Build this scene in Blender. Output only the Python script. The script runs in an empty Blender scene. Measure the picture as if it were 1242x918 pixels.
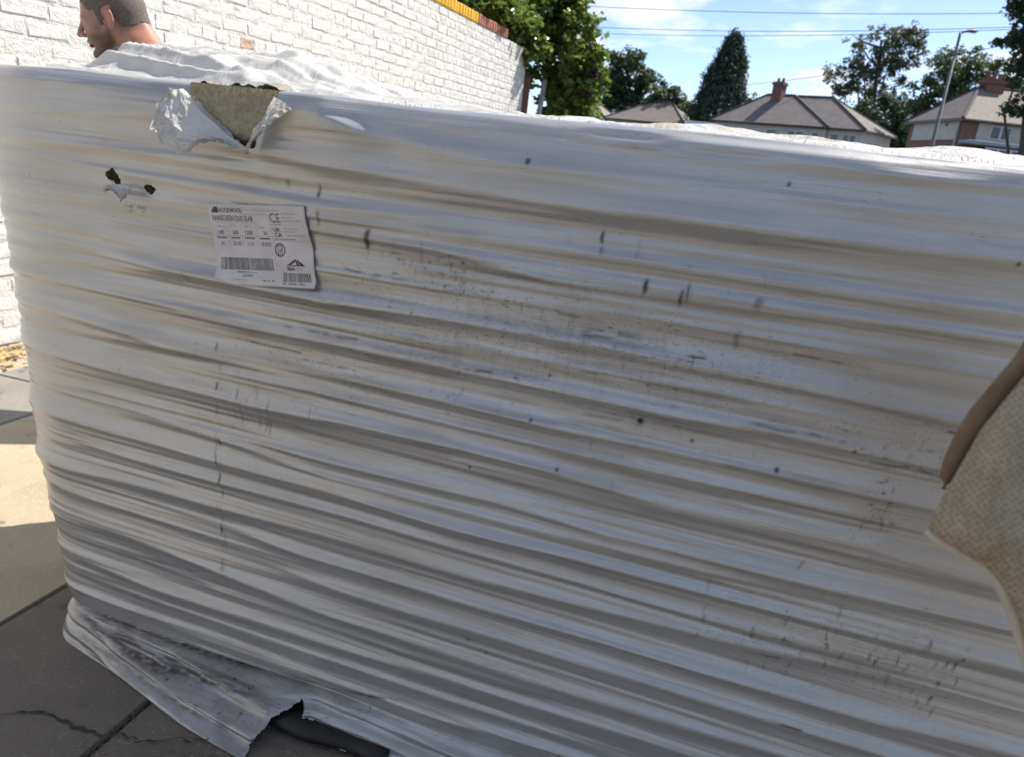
import bpy, bmesh, math, random
import numpy as np

# ------------------------------------------------------------------ scene, camera, sky, sun
S = bpy.context.scene
COL = S.collection
H = 1.12
F, ROLL, PITCH = 930.0, math.radians(6.3), math.radians(16.8)
cam_d = bpy.data.cameras.new('camera'); cam = bpy.data.objects.new('camera', cam_d); COL.objects.link(cam)
S.camera = cam
cam_d.sensor_width = 36.0; cam_d.sensor_fit = 'HORIZONTAL'; cam_d.lens = F / 1242 * 36
cam_d.clip_start = 0.02; cam_d.clip_end = 3000
cam_d.dof.use_dof = True; cam_d.dof.focus_distance = 1.45; cam_d.dof.aperture_fstop = 7.5
from mathutils import Matrix, Vector
cam.matrix_world = (Matrix.Translation((0, 0, H)) @ Matrix.Rotation(math.pi / 2 - PITCH, 4, 'X')
                    @ Matrix.Rotation(ROLL, 4, 'Z'))

SUN_AZ, SUN_EL = 57.0, 52.0
sa, se = math.radians(SUN_AZ), math.radians(SUN_EL)
sun_vec = Vector((math.sin(sa) * math.cos(se), math.cos(sa) * math.cos(se), math.sin(se)))
sd = bpy.data.lights.new('sun', 'SUN'); so = bpy.data.objects.new('sun', sd); COL.objects.link(so)
sd.energy = 4.6; sd.angle = math.radians(0.5); sd.color = (1.0, 0.94, 0.85)
so.rotation_euler = (-sun_vec).to_track_quat('-Z', 'Y').to_euler(); so.location = (8, 8, 12)

W = bpy.data.worlds.new('World'); S.world = W; W.use_nodes = True
nt = W.node_tree; nt.nodes.clear()
def wn(t, **k):
    n = nt.nodes.new(t)
    for a, b in k.items(): setattr(n, a, b)
    return n
sky = wn('ShaderNodeTexSky', sky_type='NISHITA', sun_disc=False, sun_elevation=se, sun_rotation=sa,
         altitude=200, air_density=0.6, dust_density=0.8, ozone_density=2.0)
bg = wn('ShaderNodeBackground'); bg.inputs['Strength'].default_value = 0.125
out = wn('ShaderNodeOutputWorld')
# fair-weather clouds over the whole sky: noise on a cloud-layer plane
tc = wn('ShaderNodeTexCoord'); sep = wn('ShaderNodeSeparateXYZ'); nt.links.new(tc.outputs['Generated'], sep.inputs[0])
zm = wn('ShaderNodeMath', operation='MAXIMUM'); nt.links.new(sep.outputs['Z'], zm.inputs[0]); zm.inputs[1].default_value = 0.0
za = wn('ShaderNodeMath', operation='ADD'); nt.links.new(zm.outputs[0], za.inputs[0]); za.inputs[1].default_value = 0.10
dv = wn('ShaderNodeVectorMath', operation='DIVIDE'); nt.links.new(tc.outputs['Generated'], dv.inputs[0])
cz = wn('ShaderNodeCombineXYZ')
for i in range(3): nt.links.new(za.outputs[0], cz.inputs[i])
nt.links.new(cz.outputs[0], dv.inputs[1])
mp = wn('ShaderNodeMapping'); nt.links.new(dv.outputs[0], mp.inputs[0])
mp.inputs['Location'].default_value = (4.22, -6.95, 0.0); mp.inputs['Scale'].default_value = (1.5, 1.0, 0.0)
nz = wn('ShaderNodeTexNoise'); nz.inputs['Scale'].default_value = 1.15; nz.inputs['Detail'].default_value = 9; nz.inputs['Roughness'].default_value = 0.56
nt.links.new(mp.outputs[0], nz.inputs['Vector'])
rp = wn('ShaderNodeValToRGB'); rp.color_ramp.elements[0].position = 0.51; rp.color_ramp.elements[1].position = 0.66
nt.links.new(nz.outputs['Fac'], rp.inputs[0])
mm = wn('ShaderNodeMath', operation='MULTIPLY'); nt.links.new(rp.outputs[0], mm.inputs[0]); mm.inputs[1].default_value = 0.92
mx = wn('ShaderNodeMix', data_type='RGBA'); nt.links.new(mm.outputs[0], mx.inputs['Factor'])
nt.links.new(sky.outputs[0], mx.inputs['A']); mx.inputs['B'].default_value = (5.4, 5.5, 5.65, 1)
nt.links.new(mx.outputs['Result'], bg.inputs['Color']); nt.links.new(bg.outputs[0], out.inputs[0])

S.view_settings.view_transform = 'Standard'; S.view_settings.look = 'None'
S.view_settings.exposure = 0.78; S.view_settings.gamma = 1.0; S.view_settings.use_curve_mapping = False
S.render.engine = 'CYCLES'; S.cycles.max_bounces = 8; S.cycles.use_denoising = True

# ------------------------------------------------------------------ layout helpers
def ray(x, y):
    dx, dy = x - 621, y - 459
    a = math.cos(ROLL) * dx + math.sin(ROLL) * dy
    b = -math.sin(ROLL) * dx + math.cos(ROLL) * dy
    return np.array([a, F * math.cos(PITCH) - b * math.sin(PITCH), -(F * math.sin(PITCH) + b * math.cos(PITCH))])
def at(x, y, Y):
    r = ray(x, y); return r * (Y / r[1]) + np.array([0, 0, H])
def proj(P):
    x, y, z = P[0], P[1], P[2] - H
    fw = y * math.cos(PITCH) - z * math.sin(PITCH)
    dn = -(y * math.sin(PITCH) + z * math.cos(PITCH))
    a = x / fw * F; b = dn / fw * F
    return 621 + math.cos(ROLL) * a - math.sin(ROLL) * b, 459 + math.sin(ROLL) * a + math.cos(ROLL) * b

# ------------------------------------------------------------------ object helpers
def link(name, me, m=None, parent=None, smooth=False):
    o = bpy.data.objects.new(name, me); COL.objects.link(o)
    if m is not None and me is not None and not me.materials: me.materials.append(m)
    if parent is not None: o.parent = parent
    if smooth: me.polygons.foreach_set('use_smooth', [True] * len(me.polygons))
    return o
def pyd(name, v, f, m=None, parent=None, smooth=False):
    me = bpy.data.meshes.new(name); me.from_pydata([tuple(p) for p in v], [], [tuple(q) for q in f]); me.update()
    return link(name, me, m, parent, smooth)
def quads(name, V, Fq, m=None, parent=None, smooth=False):
    V = np.asarray(V, np.float32); Fq = np.asarray(Fq, np.int32); me = bpy.data.meshes.new(name)
    k = Fq.shape[1]
    me.vertices.add(len(V)); me.vertices.foreach_set('co', V.ravel())
    me.loops.add(Fq.size); me.loops.foreach_set('vertex_index', Fq.ravel())
    me.polygons.add(len(Fq)); me.polygons.foreach_set('loop_start', np.arange(0, Fq.size, k, dtype=np.int32))
    me.update(calc_edges=True)
    return link(name, me, m, parent, smooth)
def empty(name, loc=(0, 0, 0), rz=0):
    o = bpy.data.objects.new(name, None); COL.objects.link(o); o.location = loc; o.rotation_euler = (0, 0, rz); o.empty_display_size = .1
    return o
def tag(o, label=None, cat=None, group=None, kind=None):
    for k, v in (('label', label), ('category', cat), ('group', group), ('kind', kind)):
        if v: o[k] = v
    return o
def box_v(x0, x1, y0, y1, z0, z1):
    return [(x0, y0, z0), (x1, y0, z0), (x1, y1, z0), (x0, y1, z0), (x0, y0, z1), (x1, y0, z1), (x1, y1, z1), (x0, y1, z1)]
BOXF = [(0, 3, 2, 1), (4, 5, 6, 7), (0, 1, 5, 4), (1, 2, 6, 5), (2, 3, 7, 6), (3, 0, 4, 7)]
def box(name, b, m, parent=None, bevel=0):
    o = pyd(name, box_v(*b), BOXF, m, parent)
    if bevel:
        md = o.modifiers.new('bevel', 'BEVEL'); md.width = bevel; md.segments = 2
    return o
def tube(pts, rads, n=8, cap=True):
    pts = [np.array(p, float) for p in pts]; V = []; Fc = []
    if np.isscalar(rads): rads = [rads] * len(pts)
    for i, p in enumerate(pts):
        t = pts[min(i + 1, len(pts) - 1)] - pts[max(i - 1, 0)]; t /= np.linalg.norm(t) + 1e-9
        a = np.cross(t, (0, 0, 1.0))
        if np.linalg.norm(a) < 1e-3: a = np.cross(t, (1.0, 0, 0))
        a /= np.linalg.norm(a); b = np.cross(t, a)
        for k in range(n):
            w = 2 * math.pi * k / n; V.append(p + rads[i] * (a * math.cos(w) + b * math.sin(w)))
    for i in range(len(pts) - 1):
        for k in range(n):
            Fc.append((i * n + k, i * n + (k + 1) % n, (i + 1) * n + (k + 1) % n, (i + 1) * n + k))
    if cap:
        Fc.append(tuple(range(n))[::-1]); Fc.append(tuple((len(pts) - 1) * n + k for k in range(n)))
    return V, Fc
def joinvf(parts):
    V = []; Fc = []
    for v, f in parts:
        k = len(V); V += list(v); Fc += [tuple(i + k for i in q) for q in f]
    return V, Fc
RNG = np.random.default_rng(7); random.seed(7)
_T = np.random.default_rng(11).random((8, 256, 256))
def vn(x, y, seed=0):                                     # smooth value noise, 0..1
    x = np.asarray(x, float) + 17.3; y = np.asarray(y, float) + 91.7
    xi = np.floor(x).astype(int); yi = np.floor(y).astype(int); fx = x - xi; fy = y - yi
    fx = fx * fx * fx * (fx * (fx * 6 - 15) + 10); fy = fy * fy * fy * (fy * (fy * 6 - 15) + 10)
    T = _T[seed % 8]; a, b, c, d = xi & 255, (xi + 1) & 255, yi & 255, (yi + 1) & 255
    return (T[a, c] * (1 - fx) + T[b, c] * fx) * (1 - fy) + (T[a, d] * (1 - fx) + T[b, d] * fx) * fy
def fbm(x, y, seed=0, o=4):
    s = 0; a = .5; t = 0
    for i in range(o):
        s = s + a * vn(x * 2 ** i, y * 2 ** i, seed + i); t += a; a *= .5
    return s / t

# ------------------------------------------------------------------ materials
class M:
    def __init__(s, name, color=(.5, .5, .5), rough=.7, spec=.5, metal=0.0):
        s.m = bpy.data.materials.new(name); s.m.use_nodes = True; s.t = s.m.node_tree
        s.b = s.t.nodes['Principled BSDF']; s.o = s.t.nodes['Material Output']
        s.b.inputs['Base Color'].default_value = (*color, 1); s.b.inputs['Roughness'].default_value = rough
        s.b.inputs['Specular IOR Level'].default_value = spec; s.b.inputs['Metallic'].default_value = metal
    def n(s, t, ins=None, **k):
        x = s.t.nodes.new(t)
        for a, b in k.items(): setattr(x, a, b)
        for a, b in (ins or {}).items():
            if hasattr(b, 'default_value') or isinstance(b, bpy.types.NodeSocket): s.t.links.new(b, x.inputs[a])
            else: x.inputs[a].default_value = b
        return x
    def l(s, a, b): s.t.links.new(a, b)
    def coord(s, kind='Object', scale=(1, 1, 1)):
        c = s.n('ShaderNodeTexCoord'); m = s.n('ShaderNodeMapping', {'Vector': c.outputs[kind], 'Scale': scale}); return m.outputs[0]
    def noise(s, vec, scale, detail=4, rough=.55):
        return s.n('ShaderNodeTexNoise', {'Vector': vec, 'Scale': scale, 'Detail': detail, 'Roughness': rough}).outputs['Fac']
    def ramp(s, fac, a, b, ca=(0, 0, 0), cb=(1, 1, 1)):
        r = s.n('ShaderNodeValToRGB', {'Fac': fac}); e = r.color_ramp.elements
        e[0].position = a; e[1].position = b; e[0].color = (*ca, 1); e[1].color = (*cb, 1); return r.outputs[0]
    def mix(s, fac, a, b):
        x = s.n('ShaderNodeMix', data_type='RGBA')
        for k, v in (('Factor', fac), ('A', a), ('B', b)):
            if isinstance(v, bpy.types.NodeSocket): s.l(v, x.inputs[k])
            else: x.inputs[k].default_value = v if k == 'Factor' else (*v, 1)
        return x.outputs['Result']
    def math(s, op, a, b=0.0):
        x = s.n('ShaderNodeMath', operation=op)
        for i, v in enumerate((a, b)):
            if isinstance(v, bpy.types.NodeSocket): s.l(v, x.inputs[i])
            else: x.inputs[i].default_value = v
        return x.outputs[0]
    def col(s, sock): s.l(sock, s.b.inputs['Base Color']); return s
    def bump(s, h, strength=.3, dist=.01):
        b = s.n('ShaderNodeBump', {'Height': h, 'Strength': strength, 'Distance': dist}); s.l(b.outputs[0], s.b.inputs['Normal']); return s
    def attr(s, name): return s.n('ShaderNodeAttribute', attribute_name=name).outputs['Fac']
    def trans(s, color, fac):
        t = s.n('ShaderNodeBsdfTranslucent')
        if isinstance(color, bpy.types.NodeSocket): s.l(color, t.inputs['Color'])
        else: t.inputs['Color'].default_value = (*color, 1)
        x = s.n('ShaderNodeMixShader', {'Fac': fac}); s.l(s.b.outputs[0], x.inputs[1]); s.l(t.outputs[0], x.inputs[2]); s.l(x.outputs[0], s.o.inputs['Surface']); return s
def noisy(name, a, b, scale=8, rough=.8, bump=.25, bscale=None, dist=.005, spec=.4, lo=.35, hi=.65, kind='Object'):
    m = M(name, a, rough, spec); v = m.coord(kind)
    m.col(m.mix(m.ramp(m.noise(v, scale, 6), lo, hi), a, b))
    if bump: m.bump(m.noise(v, bscale or scale * 6, 5), bump, dist)
    return m.m

# ---- film
mf = M('white_film', (.7, .7, .69), .3, .62)
uv = mf.n('ShaderNodeUVMap', uv_map='UVMap').outputs[0]
def fmap(sx, sy): return mf.n('ShaderNodeMapping', {'Vector': uv, 'Scale': (sx, sy, 1)}).outputs[0]
base = mf.mix(mf.ramp(mf.noise(fmap(1.5, 3), 1.6, 5), .35, .68), (.485, .482, .472), (.44, .434, .418))
streak = mf.ramp(mf.noise(fmap(3, 70), 1.0, 5, .6), .52, .75)
base = mf.mix(mf.math('MULTIPLY', streak, .35), base, (.345, .335, .315))
base = mf.mix(mf.attr('grime'), base, (.20, .175, .14))
scr = mf.ramp(mf.noise(fmap(5, 190), 1.0, 3, .5), .70, .78)
base = mf.mix(mf.math('MULTIPLY', scr, mf.ramp(mf.noise(fmap(2.5, 5), 1.0, 3), .5, .72)), base, (.13, .12, .11))
spk = mf.attr('speck')
dsh = mf.ramp(mf.noise(fmap(75, 520), 1.0, 2, .5), .655, .70); dsv = mf.ramp(mf.noise(fmap(520, 70), 1.0, 2, .5), .67, .71); dot = mf.ramp(mf.noise(fmap(330, 330), 1.0, 1, .5), .715, .74)
fine = mf.math('MAXIMUM', mf.math('MAXIMUM', dsh, mf.math('MULTIPLY', dsv, .8)), dot)
gate = mf.ramp(mf.math('ADD', spk, mf.math('MULTIPLY', mf.noise(fmap(14, 22), 1.0, 4), .9)), .60, .92)
base = mf.mix(mf.math('MULTIPLY', fine, gate), base, (.05, .043, .036))
base = mf.mix(mf.attr('dirt'), base, (.035, .03, .026))
base = mf.mix(mf.attr('fibre'), base, (.38, .29, .15))
mf.col(base)
hgt = mf.math('ADD', mf.noise(fmap(6, 230), 1.0, 4, .6), mf.math('MULTIPLY', mf.noise(fmap(45, 60), 1.0, 4), .35))
mf.bump(hgt, .42, .0025)
mf.l(mf.ramp(mf.noise(fmap(4, 25), 1.0, 4), .3, .7, (.25,) * 3, (.40,) * 3), mf.b.inputs['Roughness'])
mf.b.inputs['Metallic'].default_value = .36
mf.b.inputs['Coat Weight'].default_value = .7; mf.b.inputs['Coat Roughness'].default_value = .17
mf.trans((.70, .66, .58), .10)
FILM = mf.m
mt = M('top_film', (.74, .73, .70), .34, .5); tuv = mt.n('ShaderNodeUVMap', uv_map='UVMap').outputs[0]  # whiter than the wrap: the sunlit look of the top is put into its colour
c = mt.mix(mt.ramp(mt.noise(tuv, 14, 5), .4, .7), (.76, .75, .72), (.66, .645, .61)); c = mt.mix(mt.attr('dirt'), c, (.05, .04, .03)); c = mt.mix(mt.attr('fibre'), c, (.42, .33, .18))
mt.col(c); mt.bump(mt.math('ADD', mt.noise(tuv, 60, 5), mt.noise(tuv, 190, 4)), .5, .004); mt.trans((.80, .78, .72), .28)
TOPFILM = mt.m
mflap = M('torn_film', (.74, .73, .70), .42, .4); v = mflap.coord('Object')
mflap.col(mflap.mix(mflap.ramp(mflap.noise(v, 30, 4), .4, .65), (.76, .75, .72), (.66, .63, .57))); mflap.bump(mflap.noise(v, 120, 5), .2, .003); mflap.trans((.80, .75, .66), .34)
FLAP = mflap.m
WOOL = noisy('mineral_wool', (.36, .31, .20), (.56, .50, .34), 130, .95, 1.0, 420, .006, .05, .3, .7)
DARK = noisy('dark_plastic', (.005, .005, .005), (.018, .017, .016), 14, .55, .4, 60, .004)
WOOD = noisy('pallet_wood', (.10, .055, .03), (.17, .10, .055), 12, .85, .4, 80, .004)
PAPER = M('label_paper', (.66, .61, .585), .5, .35)
v = PAPER.coord('Object'); PAPER.col(PAPER.mix(PAPER.ramp(PAPER.noise(v, 25, 5), .4, .7), (.60, .55, .53), (.50, .45, .43))); PAPER.bump(PAPER.noise(v, 60, 3), .15, .003); PAPER = PAPER.m
INK = noisy('label_ink', (.03, .03, .035), (.13, .12, .12), 160, .6, 0, lo=.45, hi=.75)
INKF = noisy('faded_ink', (.22, .21, .21), (.36, .34, .33), 200, .6, 0)

# ---- wall and ground
mw = M('white_painted_brick', (.8, .79, .76), .62, .4); v = mw.coord('Object')
oi = mw.n('ShaderNodeObjectInfo').outputs['Random']
c = mw.mix(mw.ramp(mw.noise(v, 9, 6), .42, .72), (.66, .655, .625), (.54, .53, .495))
c = mw.mix(mw.ramp(mw.noise(v, 28, 6, .7), .66, .74), c, (.40, .37, .33))
c = mw.mix(mw.math('MULTIPLY', oi, .25), c, (.60, .59, .56))
gp = mw.n('ShaderNodeNewGeometry').outputs['Position']
c = mw.mix(mw.math('MULTIPLY', mw.ramp(mw.noise(gp, 2.2, 7, .65), .52, .72), .45), c, (.47, .45, .40))
c = mw.mix(mw.ramp(mw.noise(gp, 17, 5, .7), .69, .73), c, (.36, .25, .18))
mw.col(c); mw.bump(mw.math('ADD', mw.noise(v, 26, 5), mw.math('MULTIPLY', mw.noise(v, 110, 4), .3)), .55, .012)
WBRICK = mw.m
MORTAR = noisy('painted_mortar', (.66, .65, .62), (.50, .48, .43), 14, .7, .8, 45, .012)
SPALL = noisy('bare_brick', (.36, .22, .14), (.55, .46, .37), 30, .9, .6, 90, .006)
YEL = noisy('yellow_paint', (.78, .46, .02), (.62, .36, .03), 20, .6, .4, 70, .004)
RED = noisy('red_coping', (.42, .17, .10), (.30, .13, .09), 22, .85, .5, 80, .005)
def concrete(name, a, b, sp):
    m = M(name, a, .85, .35); v = m.coord('Object'); g = m.coord('Generated')
    geo = m.n('ShaderNodeNewGeometry').outputs['Position']
    rnd = m.n('ShaderNodeObjectInfo').outputs['Random']
    c = m.mix(m.ramp(m.noise(geo, 3.2, 7, .62), .38, .68), a, b)
    c = m.mix(m.ramp(m.noise(geo, 90, 3), .60, .72), c, sp)
    c = m.mix(m.ramp(m.noise(geo, 13, 5), .62, .72), c, tuple(k * .55 for k in b))
    c = m.mix(m.math('MULTIPLY', rnd, .35), c, tuple(k * .72 for k in a))
    m.col(c); m.bump(m.math('ADD', m.noise(geo, 40, 5), m.noise(geo, 220, 3)), .5, .004); return m.m
SLAB = concrete('concrete_slab', (.43, .36, .255), (.34, .28, .20), (.50, .435, .34))
SLABG = concrete('grey_slab', (.25, .235, .205), (.20, .185, .16), (.34, .32, .285))
SLAB_SHADE = concrete('shaded_slab', (.20, .17, .135), (.14, .12, .095), (.27, .24, .20))  # darker slab copy: shade beside the load is put into its colour
SOIL = noisy('joint_soil', (.035, .03, .022), (.07, .06, .04), 30, .95, .6, 120, .01)

# ------------------------------------------------------------------ ground and paving
YARD = noisy('asphalt', (.06, .058, .055), (.095, .09, .082), 1.5, .9, .5, 90, .006)
g = pyd('ground', [(-900, -500, -.06), (900, -500, -.06), (900, 1500, -.06), (-900, 1500, -.06)], [(0, 1, 2, 3)], YARD)
tag(g, kind='structure')
PA = math.radians(16); pd = np.array([math.sin(PA), math.cos(PA)]); qd = np.array([math.cos(PA), -math.sin(PA)])
def pq(p, q, z=0): a = p * pd + q * qd; return (a[0], a[1], z)
bed = pyd('pavement', [pq(-3.2, -3.2, -.010), pq(-3.2, 5.6, -.010), pq(9.5, 5.6, -.010), pq(9.5, -3.2, -.010)], [(0, 3, 2, 1)], SOIL)
tag(bed, kind='structure')
qs = [-3.12, -2.86, -2.385, -1.912, -1.412, -.963, -.47, .02, .5, .98, 1.47, 1.95, 2.44, 2.92, 3.4, 3.9, 4.4, 4.9, 5.4]
slab_cache = {}
def slab_mesh(w, d, k):
    key = (round(w, 3), round(d, 3), k)
    if key in slab_cache: return slab_cache[key]
    r = random.Random(k); b = .005; V = []; 
    for (ins, z) in ((0, -.05), (0, -.006 - r.random() * .004), (b, 0)):
        for sx, sy in ((-1, -1), (0.02, -1), (1, -1), (1, .1), (1, 1), (-.1, 1), (-1, 1), (-1, -.05)):
            V.append((sx * (w / 2 - ins) + r.uniform(-.003, .003), sy * (d / 2 - ins) + r.uniform(-.003, .003), z))
    Fc = [tuple(range(16, 24))]
    for a in (0, 8):
        for i in range(8): Fc.append((a + i, a + (i + 1) % 8, a + 8 + (i + 1) % 8, a + 8 + i))
    me = bpy.data.meshes.new('paving_slab'); me.from_pydata(V, [], Fc); me.update(); slab_cache[key] = me; return me
for qi in range(len(qs) - 1):
    q0, q1 = qs[qi] + .003, qs[qi + 1] - .003
    ps = [-3.0]; st = .93
    off = {2: 2.27, 3: 1.93, 4: 1.35 + .93, 1: 2.27, 0: 2.27}.get(qi, .9 + .47 * (qi % 2))
    ps = [off + st * k for k in range(-6, 9) if -3.1 < off + st * k < 9.3]
    for i in range(len(ps) - 1):
        p0, p1 = ps[i] + .003, ps[i + 1] - .003
        me = slab_mesh(q1 - q0, p1 - p0, random.randint(0, 2))
        o = bpy.data.objects.new('paving_slab', me); COL.objects.link(o); o.parent = bed
        if not me.materials: me.materials.append(SLAB)
        x, y, z = pq((p0 + p1) / 2, (q0 + q1) / 2, random.uniform(-.0025, .0025)); o.location = (x, y, z)
        o.rotation_euler = (random.uniform(-.003, .003), random.uniform(-.003, .003), -PA)
        if (random.random() < .3 and not (qi in (2, 3) and .8 < (p0 + p1) / 2 < 2.2)) or (qi in (2,) and 2.3 < (p0 + p1) / 2 < 2.9):
            o.material_slots[0].link = 'OBJECT'; o.material_slots[0].material = SLABG
        if qi >= 4 and qi <= 8 and (p0 + p1) / 2 < 1.6:  # slabs around the load's foot take the painted-shade colour
            o.material_slots[0].link = 'OBJECT'; o.material_slots[0].material = SLAB_SHADE
# a jagged crack across one slab, filled with dirt
r = random.Random(3)
def crack(p0, q0, p1, q1, w, n=26):
    a = []; b = []; wk = [0.0]; n = 40
    for i in range(n): wk.append(wk[-1] * .93 + r.gauss(0, .005))
    for i in range(n + 1):
        t = i / n; p = p0 + (p1 - p0) * t + wk[i]; q = q0 + (q1 - q0) * t + r.uniform(-.003, .003); ww = w * (.3 + .9 * r.random()) * (1 - .6 * t)
        a.append(pq(p - ww, q, .0045)); b.append(pq(p + ww, q, .0045))
    return a + b, [(i, i + 1, n + 2 + i, n + 1 + i) for i in range(n)]
v_, f_ = joinvf([crack(.91, -.97, .86, -1.41, .004), crack(.93, -.95, 1.02, -.72, .003), crack(2.02, -1.92, 1.96, -2.38, .003)])
tag(pyd('crack_fill', v_, f_, SOIL, bed), label='dirt filled crack running across a slab')
# weeds and moss in the joint
GRASS = noisy('dry_weeds', (.085, .075, .035), (.18, .13, .07), 40, .9, 0)
V = []; Fc = []
def blade(p, q, h, w):
    a = random.uniform(0, 6.28); x, y, z = pq(p, q, -.012); dx, dy = math.cos(a) * w, math.sin(a) * w
    lx, ly = random.gauss(0, h * .7), random.gauss(0, h * .7); k = len(V)
    V.extend([(x - dx, y - dy, z), (x + dx, y + dy, z), (x + lx * .5 + dx * .7, y + ly * .5 + dy * .7, z + h * .75), (x + lx * .5 - dx * .7, y + ly * .5 - dy * .7, z + h * .75), (x + lx, y + ly, z + h)])
    Fc.extend([(k, k + 1, k + 2, k + 3), (k + 3, k + 2, k + 4)])
for i in range(420): blade(random.gauss(.93, .1), random.gauss(-.963, .010), random.uniform(.005, .018), random.uniform(.0008, .002))
for i in range(160): blade(random.uniform(.86, .92), random.uniform(-1.2, -.97), random.uniform(.006, .016), .001)
for i in range(300): blade(random.uniform(1.0, 1.9), random.gauss(-.963, .006), random.uniform(.006, .014), .001)
o = pyd('joint_weeds', V, Fc, GRASS); tag(o, 'dry weeds and moss growing in the paving joint', 'weeds', kind='stuff')
# dry leaves at the wall foot
DRY = noisy('dry_leaf', (.42, .24, .07), (.55, .38, .16), 25, .8, 0)
V = []; Fc = []
for i in range(420):
    p = random.gauss(2.55, .35); q = -3.1 + abs(random.gauss(0, .12)); x, y, _ = pq(p, q); a = random.uniform(0, 6.28); s = random.uniform(.008, .022)
    z = random.uniform(.004, .03); k = len(V); t = random.uniform(-.5, .5)
    for (c1, c2) in ((-1, 0), (0, -.5), (1, 0), (0, .5)):
        V.append((x + s * (c1 * math.cos(a) - c2 * math.sin(a)), y + s * (c1 * math.sin(a) + c2 * math.cos(a)), z + s * t * c2 + s * .3 * c1 * t))
    Fc.append((k, k + 1, k + 2, k + 3))
o = pyd('fallen_leaves', V, Fc, DRY); tag(o, 'dry brown leaves scattered at the foot of the white wall', 'leaves', kind='stuff')

# ------------------------------------------------------------------ painted brick wall
CH, BL, QW = .079, .237, -3.146
NC = 29; P0, P1 = -8.0, 10.02  # unseen stretch behind the camera is added to bounce light onto the load
wall = empty('brick_wall', pq((P0 + P1) / 2, QW)); tag(wall, 'white painted brick wall with a yellow and red brick coping', 'wall')
WR = Matrix.Translation(wall.location).inverted()
def wpt(p, dq, z): return pq(p, QW + dq, z)
# local wall frame: x along wall (p), y outwards (q)
FR = Matrix(((-pd[0], qd[0], 0, 0), (-pd[1], qd[1], 0, 0), (0, 0, 1, 0), (0, 0, 0, 1)))
def brick_verts(w, h, d, seed, px=0.0):
    r = random.Random(seed); j = lambda s=.0025: r.uniform(-s, s)
    ch = r.uniform(.005, .014); V = []
    for (ins, y) in ((0, -d), (0, -.006), (ch, 0)):
        for sx, sz in ((-1, -1), (-.1, -1), (1, -1), (1, 0), (1, 1), (.15, 1), (-1, 1), (-1, .05)):
            V.append((px + sx * (w / 2 - ins) + j(), y + (j(.0022) if y > -.01 else 0), sz * (h / 2 - ins) + j(.0045)))
    Fc = [tuple(range(16, 24))]
    for a in (0, 8):
        for i in range(8): Fc.append((a + i, a + (i + 1) % 8, a + 8 + (i + 1) % 8, a + 8 + i))
    return V, Fc
def brick_mesh(w, h, d, seed, nm, m):
    V, Fc = brick_verts(w, h, d, seed); me = bpy.data.meshes.new(nm); me.from_pydata(V, [], [q[::-1] for q in Fc]); me.update(); me.materials.append(m); return me
STR = [brick_mesh(BL - .008, CH - .008, .03, i, 'brick', WBRICK) for i in range(12)]
HDR = [brick_mesh(BL / 2 - .008, CH - .008, .03, 40 + i, 'brick', WBRICK) for i in range(8)]
SPM = brick_mesh(BL * .62 - .01, CH - .012, .03, 99, 'brick', SPALL)
cells = []
for ci in range(NC):
    z = (ci + .5) * CH; hdr = (ci % 4 == 3)
    w = BL / 2 if hdr else BL
    p = P0 + (BL / 4 if hdr else (ci % 2) * BL / 2) - BL
    while p < P1:
        a, b = max(p, P0), min(p + w, P1)
        if b - a > .05: cells.append((a, b, z, hdr, ci))
        p += w
def vis(cell):
    a, b, z = cell[:3]; P = np.array(wpt((a + b) / 2, 0, z)); 
    if P[1] < .5: return 0
    x, y = proj(P)
    if not (-40 < x < 660 and -40 < y < 918): return 0
    if x > 14 and z < H + .02: return 0
    return 1.0 / P[1]
cells.sort(key=vis, reverse=True)
sp_target = at(298, 64, 4.75)
JV = []; JF = []
spd = min(range(len(cells)), key=lambda i: (lambda q: (q[0] - 297) ** 2 + (q[1] - 62) ** 2)(proj(np.array(wpt((cells[i][0] + cells[i][1]) / 2, 0, cells[i][2])))) if vis(cells[i]) else 1e9)
for i, cl in enumerate(cells):
    a, b, z, hdr, ci = cl; w = b - a
    pos = wpt((a + b) / 2, random.uniform(-.0030, .0016), z + random.uniform(-.002, .002))
    if i == spd:
        o = bpy.data.objects.new('brick', SPM); o['label'] = 'bare brown spalled brick'
    elif i < 300 and vis(cl) > 0:
        o = bpy.data.objects.new('brick', random.choice(HDR if hdr else STR))
    else:
        V, Fc = brick_verts(w - .008, CH - .008, .03, random.randint(0, 99)); k = len(JV)
        for q in V: JV.append(pq((a + b) / 2 + q[0], QW + q[1] + random.uniform(-.001, .001), z + q[2]))
        JF += [tuple(j + k for j in q[::-1]) for q in Fc]; continue
    COL.objects.link(o); o.parent = wall
    o.matrix_local = Matrix.Translation(Vector(pos) - wall.location) @ FR
    if not (i == spd): o.scale = (w / (BL / 2 if hdr else BL), 1, 1)
o = pyd('brick_courses', [Vector(p) - wall.location for p in JV], JF, WBRICK, wall); o['kind'] = 'stuff'
def wbox(name, p0, p1, y0, y1, z0, z1, m, parent, sub=None):
    V = [Vector(pq(x, QW + y, z)) - wall.location for x, y, z in box_v(p0, p1, y0, y1, z0, z1)]
    return pyd(name, V, [q[::-1] for q in BOXF], m, parent)
wbox('mortar_core', P0, P1 - .004, -.22, -.0034, -.05, NC * CH + .002, MORTAR, wall)
zc = NC * CH + .004
COPE_END = 9.15
k = 0; p = P0
CB = {}
for m_, nm in ((YEL, 'y'), (RED, 'r')): CB[nm] = [brick_mesh(.068, .098, .12, 60 + i, 'coping_brick', m_) for i in range(4)]
wbox('coping_bed', P0, COPE_END, -.215, -.004, zc, zc + .09, RED, wall)
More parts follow.
